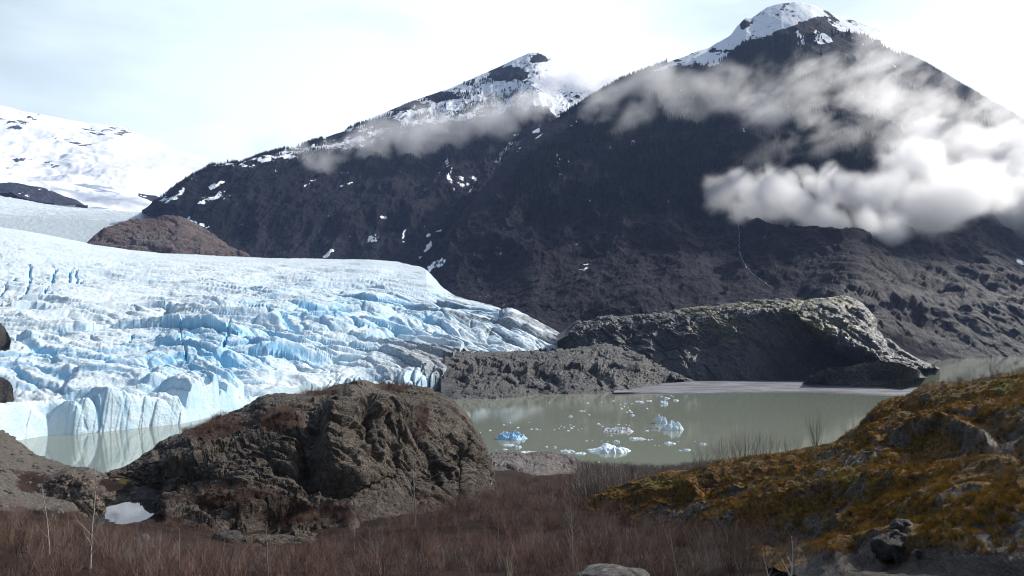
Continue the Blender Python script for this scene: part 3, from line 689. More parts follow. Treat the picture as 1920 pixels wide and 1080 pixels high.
# ================================================================== near terrain
M = MT('brush_ground')
n1 = M.noise(5, 6, 0.6); n2 = M.noise(0.35, 6, 0.72); n3 = M.noise(0.09, 4, 0.6)
c = M.mix(M.rng(n1, 0.38, 0.62), (0.022, 0.014, 0.012), (0.050, 0.030, 0.022))
c = M.mix(M.rng(n2, 0.3, 0.6, 0.6, 0), c, (0.014, 0.010, 0.009))
g = M.mix(M.rng(n2, 0.35, 0.65), (0.055, 0.046, 0.040), (0.16, 0.145, 0.13)); g = M.mix(M.rng(n3, 0.6, 0.72, 0, .7), g, (0.26, 0.25, 0.23)); g = M.mix(M.rng(n3, 0.3, 0.42, .8, 0), g, (0.04, 0.036, 0.03))
c = M.mix(M.rng(M.math('ADD', M.attr('gravel'), M.math('MULTIPLY', M.math('SUBTRACT', n2, 0.5), 0.7)), 0.3, 0.6), c, g)
c = M.mix(M.rng(M.math('ADD', M.attr('moss'), M.math('MULTIPLY', M.math('SUBTRACT', n2, 0.5), 0.9)), 0.4, 0.7), c, (0.07, 0.055, 0.015))
MAT_GROUND = M.surf(c, 0.95, M.bump(n2, 0.9, 0.25), 0.1)
def Z_of(P): return P[2]
def f_ground(c):
    P = c.P; U, V = c.U, c.V
    v1 = vor(P, 3.0, 301)
    gl = blob(U, V, 60, 880, 190, 110)
    d = 1.3 * fbm(P, 26, 5, 0.5, 300) + 0.3 * fbm(P, 4, 4, 0.55, 302) + 1.6 * blob(U, V, 145, 912, 62, 40) * (1 + v1[3]) + 0.6 * gl * v1[3]
    flat = blob(U, V, 225, 950, 95, 34)                       # the hollow that holds the pond
    hol = 1 - sstep(0.6, 1.05, np.hypot((U - 226 - (950 - V) * .9) / 82, (V - 953) / 32))
    Nn = c.N; Wt = np.maximum(c.W, .05)
    dzz = d * Nn[..., 2] * (1 - .8 * flat)
    dzz = dzz * (1 - hol) + hol * (36.8 - Z_of(P)) / Wt + (1 - hol) * flat * np.clip(37.9 - Z_of(P), -.8, .8) / Wt
    def A(c2):
        U, V = warp(c2, 12, 9, 310); n = fbm(c2.P, 9, 5, 0.6, 312)
        gr = np.maximum.reduce([sstep(968, 948, V - 0.02 * U) * sstep(330, 290, U), blob(U, V, 145, 912, 70, 46), sstep(300, 240, c2.R * 0 + 1000 - c2.P[1] * 0) * 0])
        gr = gr * (1 - .85 * np.maximum(blob(U, V, 65, 905, 45, 30), blob(U, V, 215, 905, 50, 22)))
        low = sstep(9.0, 3.0, c2.P[2])
        return dict(gravel=np.clip(np.maximum(gr * (0.75 + .5 * n), low), 0, 1), moss=np.maximum(0.9 * blob(U, V, 238, 895, 26, 18), 0.7 * blob(U, V, 110, 840, 0.1 + 60, 12) * 0) + 0.55 * blob(U, V, 1010, 960, 60, 12))
    return (d * Nn[..., 0] * (1 - flat), d * Nn[..., 1] * (1 - flat), dzz), A
ground = loft('ground', [
    dict(pts=[(-250, 5000, 0.9), (960, 5000, 0.9), (2170, 5000, 0.9)], w=0, n=10),
    dict(pts=[(u, 540 + FPX * (HCAM - z) / 3.0, 3.0) for u, z in ((-250, 57.9), (960, 58.1), (2170, 58.3))], w=0.1, n=60),
    dict(pts=[(-250, 1095, 44), (400, 1100, 46), (900, 1100, 44), (1300, 1110, 36), (1500, 1120, 28), (1700, 1180, 20), (2170, 1400, 12)], w=0.5, n=110),
    dict(pts=[(-250, 985, 72), (100, 990, 76), (300, 1015, 80), (500, 1050, 72), (900, 1005, 78), (1100, 985, 88), (1250, 985, 88), (1400, 1030, 60), (1600, 1100, 35), (2170, 1300, 18)], w=0.8, n=110),
    dict(pts=[(-250, 935, 98), (0, 950, 97), (165, 968, 100), (285, 966, 101), (340, 960, 104), (500, 985, 100), (700, 960, 104), (900, 950, 112), (1000, 950, 115), (1150, 955, 112), (1300, 960, 105), (1500, 1000, 80), (2170, 1100, 40)], w=0.7, n=80),
    dict(pts=[(-250, 760, 150), (-120, 775, 148), (0, 808, 141), (30, 824, 138), (60, 850, 135), (90, 862, 132), (130, 872, 129), (165, 880, 128), (200, 886, 127), (250, 884, 127), (400, 884, 128), (700, 890, 150), (900, 905, 170), (1000, 915, 180), (1150, 915, 185), (1300, 915, 190), (1500, 930, 180), (2170, 960, 170)], w=0.35, n=60, lock=False),
    dict(pts=[(-250, 850, 245), (0, 880, 230)] + [onz(u, v, 0.0) for u, v in ((200, 900), (900, 872), (960, 868), (1000, 880), (1030, 884), (1090, 884), (1160, 888), (1240, 894), (1330, 880), (1500, 860), (2170, 850))], w=0.12, n=16),
    dict(pts=[onz(u, v, -5.0) for u, v in ((-250, 880), (200, 890), (900, 868), (1090, 880), (1240, 890), (1330, 876), (1500, 856), (2170, 846))], w=0, n=1)],
    -250, 2170, 900, MAT_GROUND, f_ground, smooth=3, rowsmooth=10)
tag(ground, kind='structure')

# pond in the hollow
PZ = 37.5
M = MT('pond_water'); MAT_POND = M.surf((0.05, 0.05, 0.055), 0.03, M.bump(M.noise(0.5, 2, .5), 0.04, 0.03), 0.5, IOR=1.33)
pp = [(228 + 112 * math.cos(k / 40 * 2 * math.pi) - 30 * math.sin(k / 40 * 2 * math.pi), 953 + 40 * math.sin(k / 40 * 2 * math.pi)) for k in range(40)]
pv = [at(*onz(u, v, PZ)) for u, v in pp]
me = bpy.data.meshes.new('pond'); me.from_pydata([tuple(p) for p in pv], [], [list(range(len(pv)))]); me.materials.append(MAT_POND)
pond = link(bpy.data.objects.new('pond', me)); tag(pond, kind='structure')

# ------------------------------------------------------------------ the big knob
def ex_knob(c):
    U, V = c.U, c.V
    a = np.zeros(U.shape)
    wob = 6 * fbm(c.P, 14, 3, .5, 330); U = U + wob; V = V + wob
    # stepped cliff facing left: ground falls back left of the line
    line = lin(V, [(770, 612), (800, 600), (850, 588), (900, 600), (930, 640)])
    step_ = sstep(0, 26, U - line) * sstep(760, 800, V) * sstep(950, 915, V) * sstep(790, 700, U)
    a += 2.2 * step_
    a += -2.6 * stroke(U, V, [(585, 800), (575, 850), (572, 890), (600, 915), (640, 935)], 30)
    a += -2.2 * stroke(U, V, [(520, 880), (560, 890), (600, 915)], 14)
    a += -2.8 * stroke(U, V, [(300, 850), (360, 838), (440, 805), (500, 775)], 16) + 1.3 * stroke(U, V, [(330, 870), (440, 838), (560, 790)], 22)
    a += -1.8 * stroke(U, V, [(690, 740), (680, 790), (676, 830), (690, 880)], 13) - 1.4 * stroke(U, V, [(760, 800), (810, 850), (820, 900)], 12)
    a += -2.4 * stroke(U, V, [(870, 850), (876, 900), (868, 945)], 15) - 1.2 * stroke(U, V, [(905, 870), (900, 930)], 8) - 1.6 * stroke(U, V, [(730, 850), (740, 885)], 12)
    a += 1.6 * stroke(U, V, [(690, 715), (660, 735)], 20) + 1.4 * stroke(U, V, [(610, 790), (680, 785), (760, 790)], 20)
    a += -3.0 * stroke(U, V, [(300, 985), (360, 1000), (460, 985), (560, 960)], 26) + 2.0 * stroke(U, V, [(600, 930), (650, 960), (660, 1000)], 22)
    return a
def moss_knob(c, n):
    U, V = warp(c, 9, 8, 340)
    return np.maximum.reduce([0.75 * blob(U, V, 692, 762, 14, 28), 0.65 * blob(U, V, 810, 830, 28, 22), .55 * blob(U, V, 660, 770, 40, 14), 0.6 * blob(U, V, 760, 745, 100, 22), .6 * blob(U, V, 640, 930, 40, 14), 0.5 * blob(U, V, 400, 880, 90, 30)]) * sstep(-.45, .2, n) * sstep(0.3, .7, c.N[..., 2]) + 0.0
def brush_knob(c, n):
    U, V = warp(c, 9, 9, 350)
    b = np.maximum.reduce([blob(U, V, 400, 800, 90, 40), blob(U, V, 530, 790, 60, 34), blob(U, V, 740, 728, 40, 12), blob(U, V, 790, 790, 22, 50), .8 * blob(U, V, 600, 735, 60, 14), blob(U, V, 560, 965, 170, 32), blob(U, V, 450, 940, 160, 30) * .8, blob(U, V, 320, 990, 110, 30), blob(U, V, 800, 905, 60, 20) * .5])
    return b * sstep(-.5, .1, n)
SIL = [(180, 893, 126), (200, 886, 127), (225, 880, 128), (240, 873, 128), (262, 857, 130), (300, 830, 134), (330, 815, 136), (350, 803, 137), (375, 797, 138), (400, 786, 140), (440, 770, 142), (470, 757, 144), (497, 738, 146), (515, 737, 147), (560, 737, 148), (600, 735, 150), (625, 724, 150), (650, 717, 150), (680, 717, 150), (700, 720, 151), (740, 722, 152),
       (775, 722, 152), (800, 727, 152), (825, 735, 152), (845, 745, 152), (858, 757, 151), (870, 768, 150), (880, 784, 149), (890, 802, 148), (900, 816, 147), (908, 832, 146), (914, 846, 145), (920, 868, 143), (926, 900, 140), (932, 935, 132)]
knob = loft('rock_outcrop', [
    dict(pts=[(180, 897, 124), (230, 903, 121), (282, 918, 114), (296, 950, 103), (312, 990, 88), (340, 1030, 82), (450, 1060, 78), (560, 1058, 78), (640, 1040, 82), (700, 1010, 90), (780, 975, 100), (840, 960, 106), (900, 958, 112), (932, 950, 124)], w=0.5, n=90, p=.8),
    dict(pts=[(180, 896, 124.5), (230, 898, 122), (285, 903, 117), (305, 925, 106), (340, 960, 98), (450, 970, 94), (560, 960, 95), (640, 940, 98), (700, 920, 104), (780, 900, 110), (840, 890, 115), (880, 890, 119), (915, 900, 126), (932, 942, 128)], w=1, n=110, p=.95),
    dict(pts=[(180, 894, 125), (230, 890, 124), (290, 870, 118), (340, 880, 110), (450, 860, 107), (560, 815, 109), (640, 785, 112), (700, 785, 116), (780, 790, 122), (840, 800, 126), (880, 825, 131), (915, 870, 136), (932, 937, 131)], w=1, n=110, p=.92),
    dict(pts=SIL, w=0.35, n=24, lock=True),
    dict(pts=[(180, 895, 150), (300, 860, 165), (600, 800, 185), (800, 800, 190), (932, 945, 150)], w=0.5, n=20),
    dict(pts=[(180, 900, 190), (300, 900, 200), (932, 930, 200)], w=0, n=1)],
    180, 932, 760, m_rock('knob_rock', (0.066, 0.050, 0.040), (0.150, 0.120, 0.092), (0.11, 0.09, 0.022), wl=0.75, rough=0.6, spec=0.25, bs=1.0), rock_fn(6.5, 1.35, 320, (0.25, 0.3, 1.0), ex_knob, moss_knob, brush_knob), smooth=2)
tag(knob, 'large brown rounded rock knob with fractured cliffs and patches of brush', 'rock outcrop')

# low pinkish rocks on the shore right of the knob
SR = loft('shore_rock', [
    dict(pts=[(885, 950, 205), (920, 945, 215), (960, 945, 220), (1010, 928, 235), (1030, 912, 260), (1050, 900, 285), (1080, 896, 298), (1100, 892, 305)], w=0.4, n=50, p=.85),
    dict(pts=[(885, 846, 290), (905, 848, 290), (925, 849, 292), (950, 846, 295), (970, 845, 298), (985, 851, 300), (1010, 848, 303), (1040, 847, 305), (1060, 851, 305), (1075, 857, 306), (1090, 864, 307), (1100, 874, 308)], w=0.5, n=24, lock=True),
    dict(pts=[(885, 862, 325), (1000, 862, 335), (1100, 876, 330)], w=0, n=1)], 885, 1100, 260,
    m_rock('pink_grey_shore_rock', (0.10, 0.085, 0.08), (0.20, 0.175, 0.165), (0.05, 0.05, 0.03), wl=1.3), rock_fn(10, 1.9, 360, (-0.5, 0.2, 1.0)), smooth=1, taper=.07)
tag(SR, 'low pinkish grey rock shelf on the shore just right of the knob', 'shore rock')

# ------------------------------------------------------------------ mossy hillside
M = MT('moss_and_slate')
pr = M.pos((1.0, 0.45, 1.6), (0, 0.25, -0.5))
n1 = M.noise(3.5, 6, 0.6, pr); n2 = M.noise(0.22, 7, 0.75); n3 = M.noise(0.8, 6, 0.65, pr)
rockc = M.mix(M.rng(n3, 0.35, 0.65), (0.016, 0.014, 0.016), (0.065, 0.060, 0.066))
mossc = M.mix(M.rng(n1, 0.42, 0.58), (0.25, 0.118, 0.016), (0.17, 0.100, 0.018)); mossc = M.mix(M.attr('green'), mossc, (0.17, 0.17, 0.02))
mossc = M.mix(M.rng(n2, 0.38, 0.62, 0.92, 0), mossc, (0.025, 0.015, 0.008))
heath = M.mix(M.rng(n2, 0.3, 0.7), (0.012, 0.008, 0.007), (0.070, 0.048, 0.030))  # dry heath colour, also used as painted shade on steep faces
c = M.mix(M.rng(M.math('ADD', M.attr('brush'), M.math('MULTIPLY', M.math('SUBTRACT', n3, 0.5), 0.9)), 0.35, 0.6), rockc, heath)
c = M.mix(M.rng(M.math('ADD', M.attr('moss'), M.math('MULTIPLY', M.math('SUBTRACT', n3, 0.5), 1.3)), 0.42, 0.62), c, mossc)
b1 = M.bump(n2, 0.9, 0.16)
MAT_HILL = M.surf(c, M.rng(M.attr('moss'), 0.2, 0.6, 0.45, 0.95), M.bump(n3, 0.8, 0.5, b1), 0.3)
def f_hill(c):
    P = c.P; X, Y, Z = P; U, V = c.U, c.V
    sz = np.clip(c.R / 60.0, .25, 1.4)
    wob = 14 * fbm(P, 12, 4, .55, 401); U = U + wob; V = V + wob * .7
    a = R_(35); xr, yr = X * math.cos(a) - Y * math.sin(a), X * math.sin(a) + Y * math.cos(a)
    bed = fbm((xr * .28, yr, Z * 2.2), 5.5, 6, 0.58, 403, ridged=True)
    v1 = vor((xr * .5, yr, Z * 1.6), 2.6, 405)
    d = sz * (0.55 * bed + 0.16 * v1[3] + 0.09 * fbm(P, 0.8, 4, 0.6, 407) + .45 * fbm((xr * .3, yr, Z), 7, 4, .5, 409)) + 0.9 * fbm(P, 18, 3, .5, 408)
    for pts, w_, a_ in (([(1500, 850), (1570, 820), (1640, 795), (1720, 760)], 16, -1.3), ([(1330, 930), (1480, 880), (1600, 840), (1700, 800), (1830, 790)], 20, -1.6), ([(1720, 870), (1800, 850), (1900, 860)], 70, -1.2), ([(1690, 830), (1760, 810), (1850, 830)], 18, 1.2),
                        ([(1350, 1010), (1450, 1000), (1600, 985), (1750, 960)], 26, -1.4), ([(1120, 960), (1300, 940), (1420, 930)], 12, -.7), ([(1600, 1040), (1920, 1050)], 40, -1.5), ([(1700, 770), (1800, 745), (1890, 740)], 12, -.8), ([(1800, 920), (1900, 900)], 14, -.6),
                        ([(1560, 850), (1650, 830)], 16, .8), ([(1230, 900), (1330, 890), (1450, 865)], 10, .6), ([(1400, 980), (1550, 935), (1700, 905), (1900, 870)], 16, .8)):
        d = d + sz * 0.95 * a_ * stroke(U, V, pts, w_)
    def A(c2):
        U, V = warp(c2, 7, 22, 410); n = fbm((xr * .35, yr, Z), 5, 6, 0.6, 412); Nz = c2.N[..., 2]
        m = 0.60 + 0.70 * n + 0.55 * sstep(.62, .92, Nz) - 0.16 - 0.5 * np.maximum.reduce([blob(U, V, 1480, 830, 0.1, 0.1), blob(U, V, 1290, 960, 130, 26) * 1.6, blob(U, V, 1590, 860, 120, 22) * 1.4, blob(U, V, 1820, 925, 110, 30), blob(U, V, 1700, 1060, 300, 60) * 1.8, blob(U, V, 1880, 1000, 120, 60), blob(U, V, 1900, 810, 80, 60) * 1.3])  # steep faces get less moss, putting their shade into the colour
        m = m + 0.3 * stroke(U, V, [(1380, 1000), (1480, 960), (1620, 925), (1750, 900)], 26) + .35 * stroke(U, V, [(1120, 950), (1250, 905), (1500, 850), (1640, 800), (1900, 720)], 16) + .3 * blob(U, V, 1750, 830, 60, 20)
        g = np.maximum.reduce([blob(U, V, 1890, 725, 60, 14), blob(U, V, 1230, 905, 60, 12) * .8, blob(U, V, 1500, 985, 120, 16) * .5, blob(U, V, 1560, 890, 60, 14) * .7]) + .22 * sstep(0.2, .6, fbm(c2.P, 3, 3, .5, 415))
        heath_and_shade = .28 + np.maximum.reduce([.75 * sstep(.85, .55, Nz), blob(U, V, 1500, 900, 420, 60) * .6, blob(U, V, 1870, 850, 110, 90), sstep(1010, 1060, V)]) + .5 * fbm(c2.P, 4, 4, .6, 418)  # dry heath, plus shade painted dark on the steep faces
        return dict(moss=np.clip(m, 0, 1), green=np.clip(g, 0, 1), brush=np.clip(heath_and_shade, 0, 1))
    return d, A
HS = [(1040, 968, 112), (1080, 948, 114), (1110, 935, 114), (1140, 920, 113), (1180, 905, 112), (1220, 896, 110), (1240, 893, 110), (1280, 884, 106), (1320, 878, 102), (1400, 862, 97), (1440, 855, 95), (1480, 846, 93), (1520, 836, 91), (1560, 826, 90), (1590, 810, 89), (1610, 800, 88), (1625, 788, 88), (1640, 776, 87), (1660, 762, 87), (1690, 752, 86),
      (1720, 738, 85), (1745, 726, 84), (1790, 718, 83), (1820, 714, 82), (1850, 708, 80), (1880, 700, 78), (1920, 694, 76), (2000, 680, 72), (2170, 640, 66)]
hill = loft('hillside', [
    dict(pts=[(1040, 985, 104), (1100, 985, 98), (1180, 995, 84), (1300, 1025, 60), (1400, 1050, 46), (1500, 1090, 34), (1600, 1130, 25), (1750, 1230, 16), (1920, 1350, 11), (2170, 1500, 8)], w=0.3, n=60, p=.6),
    dict(pts=[(1040, 975, 108), (1100, 968, 102), (1180, 970, 90), (1300, 990, 66), (1400, 1000, 53), (1500, 1005, 44), (1600, 1015, 36), (1750, 1040, 28), (1920, 1060, 22), (2170, 1090, 17)], w=0.9, n=170, p=1.0),
    dict(pts=[(1040, 972, 110), (1100, 955, 107), (1180, 935, 100), (1300, 925, 84), (1400, 915, 74), (1500, 900, 66), (1600, 880, 60), (1750, 850, 54), (1920, 820, 50), (2170, 800, 44)], w=1, n=150, p=1.0),
    dict(pts=HS, w=0.3, n=16, lock=True),
    dict(pts=[(1040, 990, 125), (1240, 930, 130), (1600, 860, 120), (1920, 780, 110), (2170, 760, 100)], w=0.6, n=30),
    dict(pts=[(1040, 1000, 135), (1600, 950, 140), (2170, 900, 130)], w=0, n=1)], 1040, 2170, 820, MAT_HILL, f_hill, smooth=1, rowsmooth=5)
tag(hill, kind='structure')

# ================================================================== ice on the lake
M = MT('berg_ice_white'); n = M.noise(1.2, 6, 0.6)
MAT_BW = M.surf(M.mix(M.rng(n, 0.4, 0.65), (0.80, 0.85, 0.88), (0.58, 0.72, 0.82)), 0.45, M.bump(M.noise(0.9, 6, .65), 0.7, 0.5), 0.4)
M = MT('berg_ice_blue'); n = M.noise(1.0, 6, 0.65)
MAT_BB = M.surf(M.mix(M.rng(n, 0.42, 0.6), (0.16, 0.46, 0.74), (0.62, 0.80, 0.88)), 0.35, M.bump(M.noise(0.8, 6, .65), 0.9, 0.6), 0.5)
M = MT('berg_ice_dirty'); n = M.noise(0.7, 6, 0.7)
MAT_BD = M.surf(M.mix(M.rng(n, 0.42, 0.62), (0.62, 0.66, 0.68), (0.22, 0.22, 0.22)), 0.6, M.bump(n, 0.8, 0.4), 0.3)
def berg(label, u, v, w, h, m, seed, depth=0.7, peak=0.0, holes=(), group=None, rot=0.0, name='iceberg', ang=2.0, lump=0.5, nr=26, nt=64):
    """floating ice: w, h width and height in photo px at its place, depth as a share of the width"""
    u_, v_, r = onz(u, v, 0.0); c = at(u_, v_, r); a = w / FPX * r / 2; hh = h / FPX * r
    rho = np.linspace(0, 1, nr)[:, None]; th = np.linspace(0, 2 * np.pi, nt, endpoint=False)[None]
    s = seed * 13.7
    out = 1 + 0.34 * fbm((np.cos(th) * 1.2 + s, np.sin(th) * 1.2, 0 * th), 1.0, 4, .6, seed)
    x = rho * np.cos(th) * out * a; y = rho * np.sin(th) * out * a * depth
    e = (1 - rho ** 5)
    z = hh * e * (0.30 + lump * 1.2 * np.clip(0.35 + fbm((x / a * ang + s, y / a * ang, 0 * x), 1.0, 5, .55, seed + 3), 0, 2) + peak * np.exp(-((x / a + .2) ** 2 + (y / a) ** 2) / .12))
    v1 = vor((x / a * 2.3 + s, y / a * 2.3, 0 * x), 1.0, seed + 5, (1, 1, 1), False)
    z = z + hh * 0.30 * e * v1[3] - hh * .12 * e * (1 - sstep(0, .2, v1[1] - v1[0]))
    for (hx, hy, hr, hd) in holes: z = z - hh * hd * np.exp(-(((x / a - hx) / hr) ** 2 + ((y / a / depth - hy) / hr) ** 2))
    z = np.maximum(z, 0.04 * hh) * (rho < 0.999) - (rho > 0.999) * 0.05 * hh
    x2 = np.vstack([x, x[-1:] * .9, x[-1:] * 0.1]); y2 = np.vstack([y, y[-1:] * .9, y[-1:] * 0.1]); z2 = np.vstack([z, 0 * z[-1:] - .5 * hh, 0 * z[-1:] - .8 * hh])
    o = mesh_np(name, np.stack([x2, y2, z2], -1).reshape(-1, 3), grid_faces(x2.shape[0], nt, True), m, smooth=False)
    o.location = c; o.rotation_euler = (0, 0, rot - math.atan2(c.x, c.y))
    tag(o, label, 'iceberg' if name == 'iceberg' else 'ice floe', group)
    return o
G1 = 'ice floating on the lake'
berg('bright blue iceberg floating nearest the big brown knob', 956, 822, 56, 10, MAT_BB, 3, .8, ang=3, lump=.8)
berg('large white floe with a blue hollow in its middle', 1142, 845, 76, 9, MAT_BW, 5, .85, holes=((.15, -.2, .33, 1.6),), lump=.9, ang=1.2)
berg('dirty grey pointed ice slab in the middle of the lake', 1158, 808, 52, 6, MAT_BD, 6, 1.0, lump=.7, rot=-.5)
berg('upright white ice block standing behind the broad pointed iceberg', 1240, 793, 22, 13, MAT_BW, 8, .7, peak=.45, lump=.6)
berg('broad white pointed iceberg with a blue underside', 1262, 805, 44, 14, MAT_BW, 9, .7, peak=.5, rot=.2, lump=.6)
berg('small grey lump of ice left of the upright white block', 1229, 804, 18, 6, MAT_BD, 10, .7)
for (lbl, u, v, w, h, m) in (
        ('long flat white floe half hidden by the shore rock shelf', 992, 850, 48, 5, MAT_BW), ('thin flat white floe just below the blue iceberg', 953, 835, 24, 3, MAT_BW),
        ('rounded white lump of ice below the right end of the blue iceberg', 971, 839, 13, 5, MAT_BW), ('sliver of ice between the thin flat floe and the long flat floe', 947, 843, 10, 2, MAT_BW),
        ('flat white floe beyond the tip of the shore rock shelf', 1063, 847, 27, 5, MAT_BW), ('tapering white floe touching the flat one beyond the rock shelf', 1086, 851, 25, 4, MAT_BW),
        ('small white lump between the dirty slab and the floe with the hollow', 1156, 829, 13, 5, MAT_BW), ('long narrow pale floe right of the dirty slab', 1194, 823, 33, 4, MAT_BW),
        ('lens shaped white floe below the broad pointed iceberg', 1256, 832, 24, 4, MAT_BW), ('isolated small white floe nearest the hillside shrubs', 1318, 833, 13, 4, MAT_BW),
        ('thin ice fragment left of the floe nearest the hillside shrubs', 1288, 844, 15, 3, MAT_BW), ('pale green blue ice clump close to the gravel bar', 1244, 757, 18, 7, MAT_BW),
        ('flat ice piece on the gravel bar side of the pale ice clump', 1250, 747, 12, 3, MAT_BW), ('flat ice piece right of the pale clump by the gravel bar', 1267, 751, 11, 3, MAT_BW),
        ('thin ice sliver left of the pale clump by the gravel bar', 1197, 753, 14, 2, MAT_BW), ('white floe in front of the cove by the shrubs', 1130, 876, 17, 4, MAT_BW),
        ('small white floe among the shrub tops right of the cove', 1261, 881, 14, 4, MAT_BW), ('little white floe alone near the far outcrop', 1070, 781, 8, 3, MAT_BW),
        ('tiny white floe above the floe beyond the rock shelf', 1040, 839, 7, 3, MAT_BW), ('tiny round floe above the upright white block', 1186, 779, 8, 3, MAT_BW)):
    berg(lbl, u, v, w, h, m, int(u * 7 + v), .8 if w < 20 else .6, name='ice_floe', nr=14, nt=40, lump=.5)
frag = []
g_ = np.random.default_rng(12)
spots = [(1039, 806), (1052, 799), (1058, 801), (1066, 808), (1071, 803), (1084, 806), (1091, 804), (1069, 797), (1075, 800), (1048, 803), (996, 805), (1006, 805), (1013, 806), (945, 797), (957, 793), (971, 802), (919, 807), (901, 811), (992, 792),
         (1163, 758), (1170, 762), (1178, 765), (1180, 770), (1175, 773), (1184, 773), (1165, 766), (1172, 757), (1203, 755), (1214, 752), (1219, 752), (1090, 771), (1096, 771), (1105, 778), (1128, 754), (1102, 756), (1030, 755), (1122, 795), (1126, 797), (1160, 796), (1180, 798), (1174, 796), (1130, 800), (1140, 816), (1146, 817),
         (1100, 827), (1111, 826), (1128, 827), (1140, 828), (1216, 825), (1222, 824), (1213, 808), (1213, 766), (1228, 835), (1236, 836), (1275, 845), (1303, 828), (1093, 881), (1088, 883), (1123, 867), (1025, 838), (930, 844), (1272, 828), (1258, 742), (1262, 744), (1240, 744), (1247, 752), (1185, 757), (1150, 752)]
protos = [berg(None, 1000, 800, 8, 2.2, MAT_BW, 300 + k, .7, name='ice_fragment', nr=7, nt=14) for k in range(4)]
for k, (u, v) in enumerate(spots):
    o = protos[k] if k < 4 else protos[k % 4].copy()
    if k >= 4: COL.objects.link(o)
    u_, v_, r = onz(u, v); o.location = at(u_, v_, r); sc_ = g_.uniform(.35, 1.0) * (r / 450); o.scale = (sc_, sc_, sc_); o.rotation_euler = (0, 0, g_.uniform(0, 6))
    tag(o, 'tiny scrap of white brash ice drifting on the green grey lake', 'ice fragment', 'brash ice scraps drifting on the lake')

# ================================================================== twigs, shrubs, saplings
def tubes(segs, sides=3):
    """segs: (k, 8) array x0 y0 z0 r0 x1 y1 z1 r1 -> vertices, faces"""
    S = np.asarray(segs, float); k = len(S)
    p0, r0, p1, r1 = S[:, 0:3], S[:, 3], S[:, 4:7], S[:, 7]
    d = p1 - p0; d /= np.maximum(np.linalg.norm(d, axis=1, keepdims=True), 1e-9)
    ref = np.where(np.abs(d[:, 2:3]) < .9, np.array([[0, 0, 1.]]), np.array([[1., 0, 0]]))
    e1 = np.cross(d, ref); e1 /= np.linalg.norm(e1, axis=1, keepdims=True); e2 = np.cross(d, e1)
    V = []
    for p, r in ((p0, r0), (p1, r1)):
        for i in range(sides):
            a = 2 * np.pi * i / sides
            V.append(p + (e1 * math.cos(a) + e2 * math.sin(a)) * r[:, None])
    V = np.stack(V, 1)                                    # k, 2*sides, 3
    b = (np.arange(k) * 2 * sides)[:, None]
    F = [np.concatenate([b + i, b + (i + 1) % sides, b + sides + (i + 1) % sides, b + sides + i], 1) for i in range(sides)]
    return V.reshape(-1, 3), np.concatenate(F, 0)
def shrub_segs(g, h, stems=8, spread=.45, r=.016, twigs=6, bend=.18, tl=.32):
    S = []
    for s in range(stems):
        az = g.uniform(0, 2 * np.pi); ln = h * g.uniform(.6, 1.05); tilt = spread * g.uniform(.1, 1)
        d = np.array([math.cos(az) * tilt, math.sin(az) * tilt, 1.0]); d /= np.linalg.norm(d)
        p = np.array([math.cos(az), math.sin(az), 0]) * .12 * h * g.random(); rr = r * g.uniform(.7, 1.2); n = 4
        for k in range(n):
            q = p + d * ln / n; r1 = rr * .72
            S.append([*p, rr, *q, r1])
            if k:
                for t in range(max(1, twigs // 3)):
                    f = g.random(); b = p + (q - p) * f; td = d + g.normal(size=3) * .55; td[2] = abs(td[2]) * .9 + .25; td /= np.linalg.norm(td)
                    L_ = ln * tl * g.uniform(.5, 1.1) * (1 - k / n * .4); m_ = b + td * L_ * .55 ; td2 = td + g.normal(size=3) * .25
                    S.append([*b, r1 * .55, *m_, r1 * .4]); S.append([*m_, r1 * .4, *(m_ + td2 * L_ * .5), r1 * .18])
                    if g.random() < .6:
                        td3 = td + g.normal(size=3) * .6; S.append([*m_, r1 * .3, *(m_ + td3 * L_ * .35), r1 * .15])
            p, rr = q, r1; d = d + g.normal(size=3) * bend * np.array([1, 1, .3]); d[2] += .08; d /= np.linalg.norm(d)
    return S
def m_bark(name, a, b):
    M = MT(name); oi = M.N('ShaderNodeObjectInfo').outputs['Random']
    n = M.noise(0.6, 3, .6)
    return M.surf(M.mix(M.math('ADD', M.math('MULTIPLY', M.rng(n, .35, .65), .3), M.math('MULTIPLY', M.math('POWER', oi, 2.0), .8)), a, b), .8, None, .25)
MAT_TWIG = m_bark('red_brown_twigs', (0.060, 0.030, 0.023), (0.34, 0.22, 0.17))
MAT_TWIG2 = m_bark('grey_brown_twigs', (0.09, 0.070, 0.060), (0.36, 0.30, 0.26))
MAT_PALE = m_bark('pale_bark', (0.33, 0.29, 0.26), (0.22, 0.19, 0.17))
MAT_DEAD = m_bark('bleached_wood', (0.50, 0.48, 0.45), (0.36, 0.34, 0.32))
g_ = np.random.default_rng(5)
def raw_obj(name, V, F, m):  # variant mesh used by the scatterers only
    o = mesh_np(name, V, F, m, smooth=False); COL.objects.unlink(o); return o
def scatter(gname, n, mask, seed):
    """n random points on a landform, evenly by area inside mask(U, V, X, Y, Z)"""
    g = np.random.default_rng(seed); phi, X, Y, Z = GRIDS[gname]
    P = np.stack([X, Y, Z], -1); a = np.linalg.norm(np.cross(P[1:, :-1] - P[:-1, :-1], P[:-1, 1:] - P[:-1, :-1]), axis=-1)
    U, V = proj(X, Y, Z); w = a * mask(U, V, X, Y, Z)[:-1, :-1]
    cdf = np.cumsum(w.ravel()); k = np.searchsorted(cdf, g.random(n) * cdf[-1]); i, j = np.unravel_index(np.clip(k, 0, a.size - 1), a.shape)
    s, t = g.random((n, 1)), g.random((n, 1))
    return (P[i, j] * (1 - s) * (1 - t) + P[i + 1, j] * s * (1 - t) + P[i, j + 1] * (1 - s) * t + P[i + 1, j + 1] * s * t)
